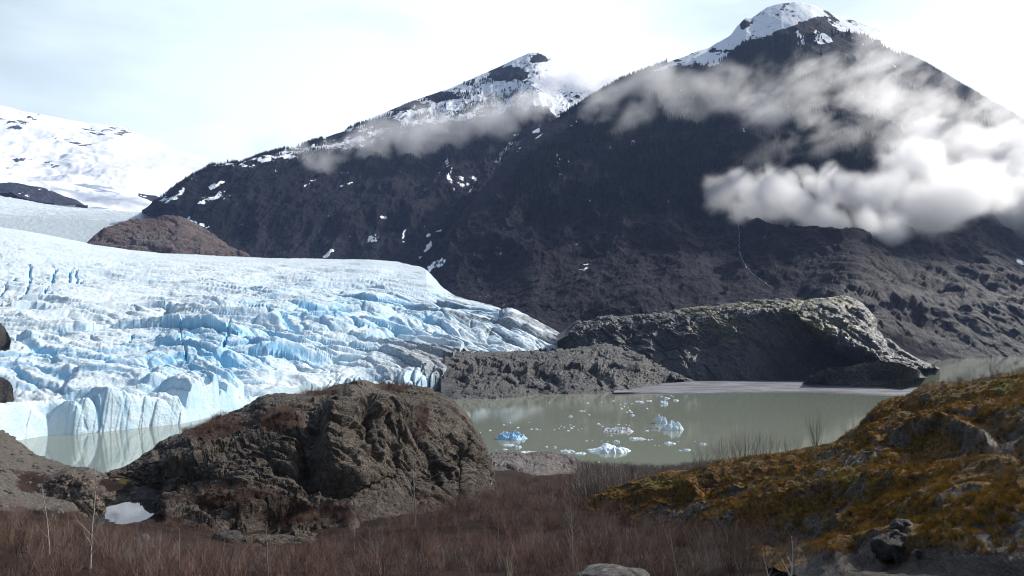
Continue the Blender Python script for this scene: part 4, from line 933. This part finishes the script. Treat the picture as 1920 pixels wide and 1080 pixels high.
def instancer(name, pts, variants, smin, smax, seed, label=None, cat=None, sink=0.0, tilt=0.12):
    g = np.random.default_rng(seed)
    me = bpy.data.meshes.new(name); me.vertices.add(len(pts)); me.vertices.foreach_set('co', np.ascontiguousarray(pts - np.array([0, 0, sink]), np.float32).ravel())
    for an, arr in (('s', g.uniform(smin, smax, len(pts))), ('rz', g.uniform(0, 6.28, len(pts))), ('k', g.integers(0, len(variants), len(pts)).astype(float)), ('rx', g.normal(0, tilt, len(pts)))):
        at_ = me.attributes.new(an, 'FLOAT', 'POINT'); at_.data.foreach_set('value', arr.astype(np.float32))
    o = link(bpy.data.objects.new(name, me))
    gr = bpy.data.node_groups.new(name + '_scatter', 'GeometryNodeTree')
    gr.interface.new_socket('Geometry', in_out='INPUT', socket_type='NodeSocketGeometry'); gr.interface.new_socket('Geometry', in_out='OUTPUT', socket_type='NodeSocketGeometry')
    N = gr.nodes.new; L = gr.links.new; gi, go = N('NodeGroupInput'), N('NodeGroupOutput')
    jn = N('GeometryNodeGeometryToInstance')
    for vo in reversed(variants):
        oi = N('GeometryNodeObjectInfo'); oi.inputs['Object'].default_value = vo
        L(oi.outputs['Geometry'], jn.inputs[0])
    def A(nm):
        n = N('GeometryNodeInputNamedAttribute'); n.data_type = 'FLOAT'; n.inputs[0].default_value = nm; return n.outputs[0]
    ip = N('GeometryNodeInstanceOnPoints'); L(gi.outputs[0], ip.inputs['Points']); L(jn.outputs[0], ip.inputs['Instance'])
    ip.inputs['Pick Instance'].default_value = True; L(A('k'), ip.inputs['Instance Index'])
    cx = N('ShaderNodeCombineXYZ'); L(A('rx'), cx.inputs[0]); L(A('rz'), cx.inputs[2]); L(cx.outputs[0], ip.inputs['Rotation']); L(A('s'), ip.inputs['Scale'])
    L(ip.outputs[0], go.inputs[0])
    md = o.modifiers.new('scatter', 'NODES'); md.node_group = gr
    tag(o, label, cat, kind='stuff'); return o
var_r = [raw_obj('twig_clump', *tubes(shrub_segs(g_, 1.0, 15, .75, .0060, 9, .25, .42)), MAT_TWIG) for _ in range(6)]
var_g = [raw_obj('twig_clump', *tubes(shrub_segs(g_, 1.0, 14, .5, .0055, 9, .2, .38)), MAT_TWIG2) for _ in range(5)]
var_f = [raw_obj('twig_clump', *tubes(shrub_segs(g_, 1.0, 11, .55, .015, 5, .2, .36)), MAT_TWIG2) for _ in range(4)]
def m_thick(U, V, X, Y, Z):
    edge = lin(U, [(-250, 958), (0, 962), (150, 980), (250, 1010), (340, 1040), (560, 1050), (640, 1020), (720, 985), (800, 950), (900, 935), (960, 905), (1040, 900), (1300, 880)])
    r = np.hypot(X, Y)
    return (blob(U, V, 226, 975, 95, 42) < .25) * (V > edge) * (r > 36) * (r < 240) * (0.25 + (U > 900) * .2 + 0.9 * sstep(-.15, .25, fbm((X, Y, 0 * X), 7, 4, .6, 501)))
instancer('thicket', scatter('ground', 11000, m_thick, 51), var_r + [raw_obj('twig_clump', *tubes(shrub_segs(g_, 1.0, 12, .8, .0060, 9, .25, .42)), MAT_TWIG2) for _ in range(2)], 0.5, 2.5, 52, 'dense red brown bare alder thicket covering the foreground slope', 'thicket', 0.1)
def m_slope(U, V, X, Y, Z):
    return (np.hypot(X, Y) > 110) * (U > 1085) * (U < 1420) * (Z > 3.0) * (V < 1000)
def m_slope2(U, V, X, Y, Z):
    return (np.hypot(X, Y) > 100) * (U > 905) * (U <= 1095) * (V > 918) * (V < 1000)
instancer('thicket', scatter('ground', 4200, m_slope, 53), var_f, 1.6, 5.4, 54, 'grey brown bare shrubs on the bank between the lake and the mossy hillside', 'thicket', 0.1)
instancer('thicket', scatter('ground', 1800, m_slope2, 53), var_r[:3] + var_f[:3], 0.9, 2.2, 54, 'low mixed twigs between the pinkish shore rocks and the foreground thicket', 'thicket', 0.1)
def m_knob(U, V, X, Y, Z):
    b = np.maximum.reduce([blob(U, V, 400, 800, 90, 34), blob(U, V, 530, 790, 60, 30), blob(U, V, 740, 726, 50, 12), blob(U, V, 790, 790, 22, 50), .8 * blob(U, V, 600, 737, 60, 12), blob(U, V, 560, 970, 180, 34), blob(U, V, 450, 940, 160, 34) * .7, blob(U, V, 320, 1000, 110, 34), .7 * blob(U, V, 830, 940, 90, 26)])
    return b ** 1.5
instancer('brush', scatter(knob.name, 2600, m_knob, 55), var_r, 0.5, 1.3, 56, 'patches of low red brown brush growing on the big rock knob', 'brush', 0.05)
def m_hillb(U, V, X, Y, Z):
    r = np.hypot(X, Y)
    return (r > 12) * np.maximum.reduce([sstep(1010, 1060, V) * .9, blob(U, V, 1880, 860, 100, 90) * .35, blob(U, V, 1500, 900, 420, 70) * .10, stroke(U, V, [(1720, 735), (1850, 706), (1920, 695)], 12) * .8]) * (V < 1060)
instancer('brush', scatter('hillside', 1500, m_hillb, 57), var_g, 0.25, 0.8, 58, 'scattered dry heath twigs among the moss of the near hillside', 'brush', 0.03)

# shrubs standing along the hillside skyline: one by one
def ground_at(name, u, v=None, r=None):
    phi, X, Y, Z = GRIDS[name]
    U, V = proj(X, Y, Z)
    if r is None: k = np.argmin((U - u) ** 2 + (V - v) ** 2)
    else: k = np.argmin(((np.arctan2(X, Y) - ray(u, 800)[0]) * r) ** 2 + (np.hypot(X, Y) - r) ** 2)
    return Vector((float(X.ravel()[k]), float(Y.ravel()[k]), float(Z.ravel()[k])))
var_s = []
for k in range(5):
    V_, F_ = tubes(shrub_segs(g_, 1.0, 16, .75, .0055, 9, .14, .34)); me = mesh_np('bare_shrub', V_, F_, MAT_TWIG2, smooth=False)
    var_s.append(me.data); bpy.data.objects.remove(me)
sk = [(1310, 872, 48), (1325, 872, 56), (1342, 868, 62), (1356, 866, 60), (1370, 864, 66), (1384, 862, 58), (1398, 860, 62), (1412, 858, 60), (1426, 857, 52), (1440, 852, 46), (1456, 848, 40), (1474, 846, 36), (1492, 842, 36), (1590, 812, 22), (1612, 802, 16)]
for k, (u, v, hpx) in enumerate(sk):
    p = ground_at('hillside', u, v + 3); r = math.hypot(p.x, p.y)
    o = link(bpy.data.objects.new('bare_shrub', var_s[k % 5])); o.location = p - Vector((0, 0, .1)); s_ = hpx / FPX * r; o.scale = (s_ * .9, s_ * .9, s_); o.rotation_euler = (0, 0, k * 1.3)
    tag(o, 'leafless grey shrub in the row standing against the lake above the mossy bank', 'shrub', 'leafless shrubs in a row along the hillside skyline')
for (u, v, hpx, wd, lbl) in ((1529, 832, 62, .8, 'tallest bare bush on the hillside skyline, alone against the lake'), (1862, 704, 36, 1.0, 'small bare bush on the hillside skyline near the right edge'), (1800, 716, 22, 1.1, 'low bare bush on the skyline just left of the one near the right edge')):
    p = ground_at('hillside', u, v); r = math.hypot(p.x, p.y); V_, F_ = tubes(shrub_segs(g_, 1.0, 26, .6, .0055, 9, .12, .3))
    o = mesh_np('bare_bush', V_, F_, MAT_TWIG2, smooth=False); o.location = p - Vector((0, 0, .1)); s_ = hpx / FPX * r; o.scale = (s_ * wd, s_ * wd, s_); tag(o, lbl, 'bush')

def sapling(label, u, v, r, hpx, m, seed, lean=0.0, name='bare_sapling', fork=0, gname='ground', cat='sapling', thick=1.0):
    """slender leafless tree: trunk and branches parts"""
    g = np.random.default_rng(seed); base = ground_at(gname, u, r=r); rr = math.hypot(base.x, base.y); h = hpx / FPX * rr
    root = link(bpy.data.objects.new(name, None)); root.location = base; root.empty_display_size = .2; tag(root, label, cat)
    T, Bn = [], []
    p = np.zeros(3); d = np.array([lean, 0, 1.0]); n = 9; rad = h * .016 * thick
    for k in range(n):
        d = d + g.normal(size=3) * .05; d /= np.linalg.norm(d); q = p + d * h / n; r1 = rad * .84; T.append([*p, rad, *q, r1])
        if k >= 2 - (fork > 0):
            for t in range(2 + (fork > 0)):
                az = g.uniform(0, 6.28); bl = h * (.34 - .025 * k) * g.uniform(.6, 1.1) * (1.3 if fork else 1)
                bd = np.array([math.cos(az) * .8, math.sin(az) * .8, .75]); b = p + (q - p) * g.random(); rb = r1 * .5
                for s in range(4):
                    bd = bd + g.normal(size=3) * .12; bd[2] += .10; bd /= np.linalg.norm(bd); b2 = b + bd * bl / 4; Bn.append([*b, rb, *b2, rb * .7])
                    for w in range(1 + (g.random() < .5)):
                        td = bd + g.normal(size=3) * .5; td /= np.linalg.norm(td); Bn.append([*b2, rb * .5, *(b2 + td * bl * .22 * g.uniform(.5, 1.2)), rb * .15])
                    b, rb = b2, rb * .7
        p, rad = q, r1
    mesh_np('trunk', *tubes(T, 6), m, root); mesh_np('crown', *tubes(Bn, 3), m, root, smooth=False)
    return root
sapling('pale bare sapling with spreading branches, largest in the lower left thicket', 172, 1090, 50, 165, MAT_PALE, 1, .02, fork=1)
sapling('thin pale sapling left of the largest one in the lower left thicket', 96, 1080, 54, 115, MAT_PALE, 2, -.03)
sapling('tall slender pale sapling in front of the knob, right of its foot', 777, 1000, 84, 128, MAT_PALE, 3, 0)
sapling('short thin sapling in front of the knob, left of the tall slender one', 664, 1000, 76, 66, MAT_PALE, 4, .05)
sapling('slim bare sapling at the bottom between the knob and the leaning twigs', 936, 1080, 52, 95, MAT_PALE, 5, .03)
sapling('bushy grey sapling standing at the lower left tip of the mossy hillside', 1072, 1060, 56, 110, MAT_PALE, 6, -.04, fork=1)
sapling('bare sapling at the bottom just right of the bushy grey one', 1270, 1080, 40, 110, MAT_PALE, 7, -.12)
sapling('crooked brown sapling at the bottom edge, left of the slim bare one', 505, 1090, 50, 90, MAT_PALE, 8, .08)
sapling('small pale sapling at the bottom edge below the pond', 340, 1080, 54, 70, MAT_PALE, 9, -.05)
sapling('white dead sapling leaning left below the mossy overhang', 1448, 1080, 30, 85, MAT_DEAD, 11, -.28, name='dead_sapling', thick=1.3)
sapling('forked white dead sapling right of the leaning one under the overhang', 1475, 1090, 31, 95, MAT_DEAD, 12, .10, name='dead_sapling', fork=1, thick=1.3)

# ================================================================== boulders
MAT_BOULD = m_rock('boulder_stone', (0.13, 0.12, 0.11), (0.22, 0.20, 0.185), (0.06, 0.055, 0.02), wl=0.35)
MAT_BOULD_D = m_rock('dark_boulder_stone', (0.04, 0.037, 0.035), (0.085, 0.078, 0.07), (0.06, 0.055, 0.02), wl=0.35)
def stone_np(seed, sx, sy, sz, nr=22, nt=32, rug=0.0):
    th = np.linspace(0, np.pi, nr)[:, None]; ph = np.linspace(0, 2 * np.pi, nt, endpoint=False)[None]
    x, y, z = np.sin(th) * np.cos(ph), np.sin(th) * np.sin(ph), np.cos(th) + 0 * ph
    v1 = vor((x + seed * 3.1, y, z), 1.1, seed); k = 1 + .22 * v1[3] + .22 * fbm((x + seed, y, z), 1.2, 5, .55, seed)
    if rug:
        for wl_, a_ in ((.5, 1.0), (.2, .5), (.09, .25)): k = k + rug * a_ * vor((x * 1.3 + seed, y * 1.3, z * .9), wl_, seed + 9)[3]
    return np.stack([x * k * sx, y * k * sy, z * k * sz], -1).reshape(-1, 3), grid_faces(nr, nt, True)
def boulder(label, u, v, wpx, m, seed, gname='ground', flat=.7, r=None, up=0.0):
    p = ground_at(gname, u, v, r); rr = math.hypot(p.x, p.y); a = wpx / FPX * rr / 2
    V_, F_ = stone_np(seed, a, a * .85, a * flat); o = mesh_np('boulder', V_, F_, m); o.location = p + Vector((0, 0, a * up)); o.rotation_euler = (0, 0, seed); tag(o, label, 'boulder'); return o
boulder('pale flat topped boulder cut off by the bottom edge of the view', 1146, 1080, 136, MAT_BOULD, 3, r=27, flat=.42, up=.35)
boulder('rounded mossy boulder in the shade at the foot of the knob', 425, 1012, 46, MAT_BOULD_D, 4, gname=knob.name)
boulder('small stone in the brush below the pond', 270, 1012, 22, MAT_BOULD, 5)
boulder('pale stone at the left tip of the pond', 156, 968, 14, MAT_BOULD, 6)
boulder('flat stone among the brush left of the shaded boulder', 285, 1030, 30, MAT_BOULD, 7, flat=.4)
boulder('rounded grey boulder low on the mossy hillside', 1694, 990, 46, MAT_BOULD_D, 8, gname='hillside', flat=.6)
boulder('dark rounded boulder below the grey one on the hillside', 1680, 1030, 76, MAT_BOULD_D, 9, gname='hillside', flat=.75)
boulder('grey stone beside the two rounded boulders on the hillside', 1722, 1040, 22, MAT_BOULD, 10, gname='hillside')
boulder('whitish stone lying on the shore outcrop beside the lake', 1043, 735, 8, MAT_BOULD, 11, gname=outc.name)
MAT_PINK = m_rock('pinkish_outcrop_rock', (0.12, 0.09, 0.075), (0.24, 0.19, 0.16), (0.06, 0.055, 0.02), wl=0.6)
p_ = ground_at('ground', 138, 925); V_, F_ = stone_np(77, 3.9, 3.0, 2.9, 90, 150, .16)
o = mesh_np('rock_outcrop', V_, F_, MAT_PINK); o.location = p_ - Vector((0, 0, .9)); tag(o, 'small pinkish broken rock hump on the gravel slope beside the pond', 'rock outcrop')
M = MT('golden_moss_blades'); oi_ = M.N('ShaderNodeObjectInfo').outputs['Random']
MAT_TUFT = M.surf(M.mix(oi_, (0.12, 0.065, 0.014), (0.40, 0.24, 0.04)), .9, None, .1)
tuft = [raw_obj('tuft', *tubes(shrub_segs(g_, 1.0, 26, 1.3, .022, 3, .3, .5)), MAT_TUFT) for _ in range(4)]
def m_tuft(U, V, X, Y, Z):
    r = np.hypot(X, Y); n = fbm((X, Y, Z), 4, 4, .6, 431)
    return (r > 14) * (r < 118) * sstep(-.3, .2, n) * (V < 1040) * (40 / np.maximum(r, 20)) ** 1.0
instancer('moss', scatter('hillside', 26000, m_tuft, 81), tuft, .10, .34, 82, 'golden brown moss and dry grass tufts covering the near hillside', 'moss', .03, .3)
st_v = [raw_obj('stone', *stone_np(40 + k, .5, .4, .3, 8, 12), MAT_BOULD) for k in range(4)]
def m_scree(U, V, X, Y, Z):
    return np.maximum((V < 965) * (U < 330) * (np.hypot(X, Y) > 90) * (V > 700), 0)
instancer('scree', scatter('ground', 5000, m_scree, 61), st_v, .15, 1.0, 62, 'loose grey stones strewn over the gravel slope at the left', 'scree', 0, .4)

# ================================================================== far conifer forest
M = MT('conifer_needles'); MAT_CON = M.surf(M.mix(M.N('ShaderNodeObjectInfo').outputs['Random'], (0.004, 0.008, 0.008), (0.018, 0.027, 0.021)), .9, None, .05)
def conifer(g):
    V, F = [], []; tiers = 5; z = .08; n = 6
    for t in range(tiers):
        f = t / tiers; r = .17 * (1 - f) * g.uniform(.85, 1.15) + .02; z0, z1 = .08 + .8 * f, .08 + .8 * f + .34 - .1 * f; b = len(V)
        for i in range(n):
            a = 2 * np.pi * i / n + g.uniform(-.3, .3); rr = r * g.uniform(.75, 1.25); V.append((rr * math.cos(a), rr * math.sin(a), z0 + g.uniform(-.03, .03)))
        V.append((0, 0, min(z1, 1.0)))
        for i in range(n): F.append((b + i, b + (i + 1) % n, b + n))
    b = len(V)
    for i in range(3): a = 2.1 * i; V.append((.02 * math.cos(a), .02 * math.sin(a), 0))
    V.append((0, 0, .8))
    for i in range(3): F.append((b + i, b + (i + 1) % 3, b + 3))
    return raw_obj('conifer', V, F, MAT_CON)
con = [conifer(g_) for _ in range(5)]
def m_for(U, V, X, Y, Z):
    ridge = lin(U, [(q[0], q[1]) for q in RIDGE]); bl = V - ridge; Yr = np.hypot(X, Y)
    n = fbm((X, Y, Z), 260, 4, .6, 71)
    m_ = sstep(-.35, .1, n) * (V < 430) * (U > 960) * (bl > lin(U, [(960, 40), (1250, 14), (1400, 46), (1500, 60), (1540, 26), (1600, 26), (1660, 26), (1700, -5), (1900, -5)])) * sstep(420, 300, V) * 0.8
    m_ = m_ + 4.0 * (U > 1690) * (np.abs(bl) < 7) + 2.0 * (U > 1050) * (U < 1250) * (np.abs(bl) < 5)
    return m_ * (Yr < 3600)
instancer('conifer_forest', scatter('big_mountain', 34000, m_for, 71), con, 10, 24, 72, 'dark conifer forest covering the upper slopes of the right mountain', 'forest', 1.0, .02)
def m_for2(U, V, X, Y, Z):
    ridge = lin(U, [(270, 395), (300, 375), (380, 320), (430, 308), (500, 288), (600, 262), (700, 222), (760, 195), (830, 172), (905, 140)])
    bl = V - ridge; n = fbm((X, Y, Z), 160, 4, .6, 74)
    return (U < 1000) * (U > 300) * (np.hypot(X, Y) < 4720) * ((np.abs(bl) < 5) * 1.5 * sstep(-.2, .2, n) * (U < 700) + sstep(0.0, .3, n) * (bl > 2) * (V < 330) * .7)
instancer('conifer_forest', scatter('middle_mountain', 6000, m_for2, 73), con, 10, 22, 74, 'sparse conifers along the snowy ridge of the middle mountain', 'forest', 1.0, .02)

# waterfall stream on the right mountain
path = [(1384, 420), (1387, 440), (1386, 462), (1389, 482), (1396, 497), (1405, 508), (1418, 520), (1432, 529), (1446, 540)]
phi_, X_, Y_, Z_ = GRIDS['big_mountain']; U_, V_v = proj(X_, Y_, Z_)
sp = []
for (ax, ay), (bx, by) in zip(path[:-1], path[1:]):
    for t in np.linspace(0, 1, 8, endpoint=False):
        uu, vv = ax + (bx - ax) * t + g_.normal() * .8, ay + (by - ay) * t; k = np.argmin((U_ - uu) ** 2 + (V_v - vv) ** 2); sp.append((X_.ravel()[k], Y_.ravel()[k], Z_.ravel()[k] + .4))
sp = np.array(sp); segs = [[*a, .9 * g_.uniform(.3, 1.3), *b, .9 * g_.uniform(.3, 1.3)] for k, (a, b) in enumerate(zip(sp[:-1], sp[1:])) if k % 7 != 5]
M = MT('white_water'); MAT_WW = M.surf((0.22, 0.23, 0.28), .4)
tag(mesh_np('stream', *tubes(segs, 5), MAT_WW), kind='structure')

# ================================================================== clouds
def surf_r(name, u, v):
    """distance of the landform's first surface on that pixel's ray"""
    phi, X, Y, Z = GRIDS[name]
    U, V = proj(X[:, ::4], Y[:, ::4], Z[:, ::4])
    k = np.argmin((U - u) ** 2 + (V - v) ** 2)
    return float(np.hypot(X[:, ::4].ravel()[k], Y[:, ::4].ravel()[k]))
def cloud_material(name, dens, aniso=0.35, col=(0.99, 0.99, 1.0)):
    m = bpy.data.materials.new(name); m.use_nodes = True; t = m.node_tree
    for n in list(t.nodes): t.nodes.remove(n)
    o = t.nodes.new('ShaderNodeOutputMaterial'); p = t.nodes.new('ShaderNodeVolumePrincipled')
    p.inputs['Color'].default_value = (*col, 1); p.inputs['Density'].default_value = dens
    p.inputs['Anisotropy'].default_value = aniso
    t.links.new(p.outputs[0], o.inputs['Volume'])
    return m
def cloud(label, puffs, dens, vox, wl, a=0.2, b=0.5, squash=1.0, aniso=0.35, seed=0, gain=2.2, tilt=0.0):
    """puffs: (u, v, r, radius in photo px). The density grid is computed in geometry nodes from the puff centres and fractal noise."""
    pts = np.array([tuple(at(u, v, r)) for u, v, r, q in puffs]); rad = np.array([q / FPX * r for u, v, r, q in puffs])
    me = bpy.data.meshes.new('cloud'); me.vertices.add(len(pts)); ctr = pts.mean(0)
    me.vertices.foreach_set('co', (pts - ctr).astype(np.float32).ravel())
    at_ = me.attributes.new('R', 'FLOAT', 'POINT'); at_.data.foreach_set('value', rad.astype(np.float32))
    o = link(bpy.data.objects.new('cloud', me)); o.location = ctr
    lo = (pts - rad[:, None] * 1.15).min(0) - ctr; hi = (pts + rad[:, None] * 1.15).max(0) - ctr
    g = bpy.data.node_groups.new('cloud_density', 'GeometryNodeTree')
    g.interface.new_socket('Geometry', in_out='INPUT', socket_type='NodeSocketGeometry')
    g.interface.new_socket('Geometry', in_out='OUTPUT', socket_type='NodeSocketGeometry')
    N = g.nodes.new; L = g.links.new
    gi, go = N('NodeGroupInput'), N('NodeGroupOutput')
    pos = N('GeometryNodeInputPosition')
    def mth(op, x, y=0.0, clamp=False):
        n = N('ShaderNodeMath'); n.operation = op; n.use_clamp = clamp
        for k, w in enumerate((x, y)):
            if isinstance(w, bpy.types.NodeSocket): L(w, n.inputs[k])
            else: n.inputs[k].default_value = w
        return n.outputs[0]
    def noi(wl_, det, rough, dist, vec, sd):
        n = N('ShaderNodeTexNoise'); n.inputs['Scale'].default_value = 1 / wl_; n.inputs['Detail'].default_value = det
        n.inputs['Roughness'].default_value = rough; n.inputs['Distortion'].default_value = dist
        mp = N('ShaderNodeVectorMath'); mp.operation = 'ADD'; mp.inputs[1].default_value = (sd * 917.0, sd * 331.0, sd * 53.0); L(vec, mp.inputs[0]); L(mp.outputs[0], n.inputs['Vector'])
        return n.outputs[0]
    px = N('GeometryNodeProximity'); px.target_element = 'POINTS'
    L(gi.outputs[0], px.inputs[0])
    wn = N('ShaderNodeTexNoise'); wn.inputs['Scale'].default_value = 1 / (wl * 1.3); wn.inputs['Detail'].default_value = 4; L(pos.outputs[0], wn.inputs['Vector'])
    w1 = N('ShaderNodeVectorMath'); w1.operation = 'SUBTRACT'; w1.inputs[1].default_value = (.5, .5, .5); L(wn.outputs['Color'], w1.inputs[0])
    w2 = N('ShaderNodeVectorMath'); w2.operation = 'SCALE'; w2.inputs['Scale'].default_value = wl * 1.1; L(w1.outputs[0], w2.inputs[0])
    w3 = N('ShaderNodeVectorMath'); w3.operation = 'ADD'; L(pos.outputs[0], w3.inputs[0]); L(w2.outputs[0], w3.inputs[1])
    L(w3.outputs[0], px.inputs['Sample Position'] if 'Sample Position' in px.inputs else px.inputs[1])
    sn = N('GeometryNodeSampleNearest'); L(gi.outputs[0], sn.inputs[0]); L(w3.outputs[0], sn.inputs[1])
    si = N('GeometryNodeSampleIndex'); L(gi.outputs[0], si.inputs[0])
    na = N('GeometryNodeInputNamedAttribute'); na.data_type = 'FLOAT'; na.inputs[0].default_value = 'R'
    L(na.outputs[0], si.inputs[1]); L(sn.outputs[0], si.inputs['Index'])
    s = mth('SUBTRACT', 1.0, mth('DIVIDE', px.outputs['Distance'], si.outputs[0]))
    sr = N('ShaderNodeVectorRotate'); sr.rotation_type = 'Y_AXIS'; sr.inputs['Angle'].default_value = tilt; L(pos.outputs[0], sr.inputs['Vector'])
    sq = N('ShaderNodeVectorMath'); sq.operation = 'MULTIPLY'; sq.inputs[1].default_value = (1, 1, squash); L(sr.outputs[0], sq.inputs[0])
    n1 = noi(wl, 9, 0.66, 0.9, sq.outputs[0], seed + 1)
    env = mth('MULTIPLY', s, 2.2, True)
    er = noi(wl * .3, 7, 0.68, 0.6, sq.outputs[0], seed + 7)
    nn = mth('ADD', mth('MULTIPLY', n1, 0.62), mth('MULTIPLY', er, 0.38))
    d = mth('ADD', nn, mth('SUBTRACT', mth('MULTIPLY', s, a), b))
    d = mth('MULTIPLY', mth('MULTIPLY', d, gain, True), env)
    vc = N('GeometryNodeVolumeCube'); L(d, vc.inputs['Density'])
    vc.inputs['Min'].default_value = lo; vc.inputs['Max'].default_value = hi
    for k, ax in enumerate('XYZ'): vc.inputs['Resolution ' + ax].default_value = int(max(8, (hi[k] - lo[k]) / vox))
    sm = N('GeometryNodeSetMaterial'); sm.inputs['Material'].default_value = cloud_material('cloud_vapour', dens, aniso)
    L(vc.outputs[0], sm.inputs[0]); L(sm.outputs[0], go.inputs[0])
    mod = o.modifiers.new('density', 'NODES'); mod.node_group = g
    tag(o, label, 'cloud', kind='stuff')
    return o
def along(pts, n, jit, name=None, off=120, r=None, seed=0):
    """n puffs scattered along a polyline (u, v, radius)"""
    g = np.random.default_rng(seed); out = []
    P = np.array(pts, float); L = np.r_[0, np.cumsum(np.hypot(*np.diff(P[:, :2], axis=0).T))]
    for k in range(n):
        t = (k + g.random()) / n * L[-1]
        u, v, q = [np.interp(t, L, P[:, i]) for i in range(3)]
        u += g.normal() * jit * q; v += g.normal() * jit * q * 0.7
        q *= g.uniform(0.7, 1.15)
        rr = (surf_r(name, u, v) - off * g.uniform(.6, 1.3)) if name else r * g.uniform(.985, 1.015)
        out.append((u, v, rr, q))
    return out
B = 'big_mountain'
cloud('thick white cloud bank lying across the dark mountain at the right',
      along([(1340, 375, 36), (1420, 382, 48), (1500, 395, 48), (1600, 400, 55), (1700, 400, 62), (1800, 385, 75), (1930, 370, 90), (2080, 360, 95)], 46, .25, B, 170, seed=1)
      + along([(1500, 350, 40), (1620, 340, 50), (1740, 320, 62), (1860, 290, 75), (2000, 290, 85)], 24, .35, B, 170, seed=2),
      0.018, 4.6, 190, a=.34, b=.545, squash=1.5, seed=1, aniso=.6, gain=10, tilt=-.15)
cloud('torn grey wisps of cloud drifting over the right mountain above its thick white bank',
      along([(1500, 290, 60), (1600, 250, 65), (1700, 230, 75), (1800, 250, 80), (1920, 280, 80)], 26, .6, B, 130, seed=3)
      + along([(1400, 150, 50), (1500, 170, 60), (1600, 130, 60), (1700, 160, 60), (1800, 210, 60)], 28, .6, B, 130, seed=4)
      + along([(1440, 225, 60), (1560, 240, 60), (1660, 190, 60), (1740, 260, 60)], 22, .6, B, 130, seed=5),
      0.0050, 5, 200, a=.16, b=.552, squash=1.7, seed=2, aniso=.6, gain=9, tilt=.45)
cloud('thin grey veil of cloud over the left shoulder of the right mountain',
      along([(1090, 205, 34), (1160, 180, 40), (1240, 160, 45), (1330, 150, 45), (1400, 170, 45)], 18, .4, B, 110, seed=6)
      + along([(1130, 215, 30), (1230, 225, 40), (1330, 210, 45), (1430, 200, 45)], 12, .4, B, 110, seed=7),
      0.0040, 7, 260, a=.20, b=.50, squash=1.8, gain=8, tilt=.2, seed=3)
Mi = 'middle_mountain'
cloud('long pale cloud band lying along the dark shoulder of the middle snow peak',
      along([(560, 290, 30), (620, 285, 36), (700, 268, 40), (790, 250, 46), (880, 230, 50), (960, 220, 48), (1040, 190, 48)], 38, .3, Mi, 160, seed=8),
      0.0044, 9, 300, a=.26, b=.485, squash=2, gain=8, tilt=-.3, seed=4)
cloud('bright cloud filling the saddle between the middle peak and the right mountain',
      along([(1000, 190, 36), (1070, 165, 46), (1130, 160, 46), (1200, 150, 34), (1240, 140, 22)], 26, .25, None, r=4250, seed=10),
      0.022, 16, 320, a=.3, b=.45, squash=1.4, seed=5)
cloud('faint grey cloud streak in front of the far snow mountain at the left',
      along([(200, 292, 16), (270, 294, 22), (340, 290, 24), (400, 282, 18)], 16, .2, None, r=6500, seed=11),
      0.0022, 24, 420, a=.3, b=.45, squash=2.0, seed=6)
cloud('soft white mist between the far snow mountain and the middle mountain',
      along([(330, 330, 22), (400, 310, 26), (460, 290, 22), (540, 265, 18), (620, 245, 14)], 22, .25, None, r=5200, seed=12) + along([(180, 285, 30), (260, 290, 44), (340, 300, 54), (440, 290, 50)], 26, .4, None, r=6000, seed=13),
      0.006, 22, 420, a=.3, b=.45, squash=1.5, seed=7)

# ------------------------------------------------------------------ haze
HAZE = 2.2e-5
bpy_me = bpy.data.meshes.new('haze')
x0, x1, y0, y1, z0, z1 = -12000, 12000, -2000, 14000, -16, 2600
hv = [(x, y, z) for z in (z0, z1) for y in (y0, y1) for x in (x0, x1)]
bpy_me.from_pydata(hv, [], [(0, 2, 3, 1), (4, 5, 7, 6), (0, 1, 5, 4), (2, 6, 7, 3), (0, 4, 6, 2), (1, 3, 7, 5)])
hz = link(bpy.data.objects.new('haze', bpy_me)); hz['kind'] = 'stuff'
bpy_me.materials.append(cloud_material('haze_air', HAZE, 0.3, (0.42, 0.58, 1.0)))
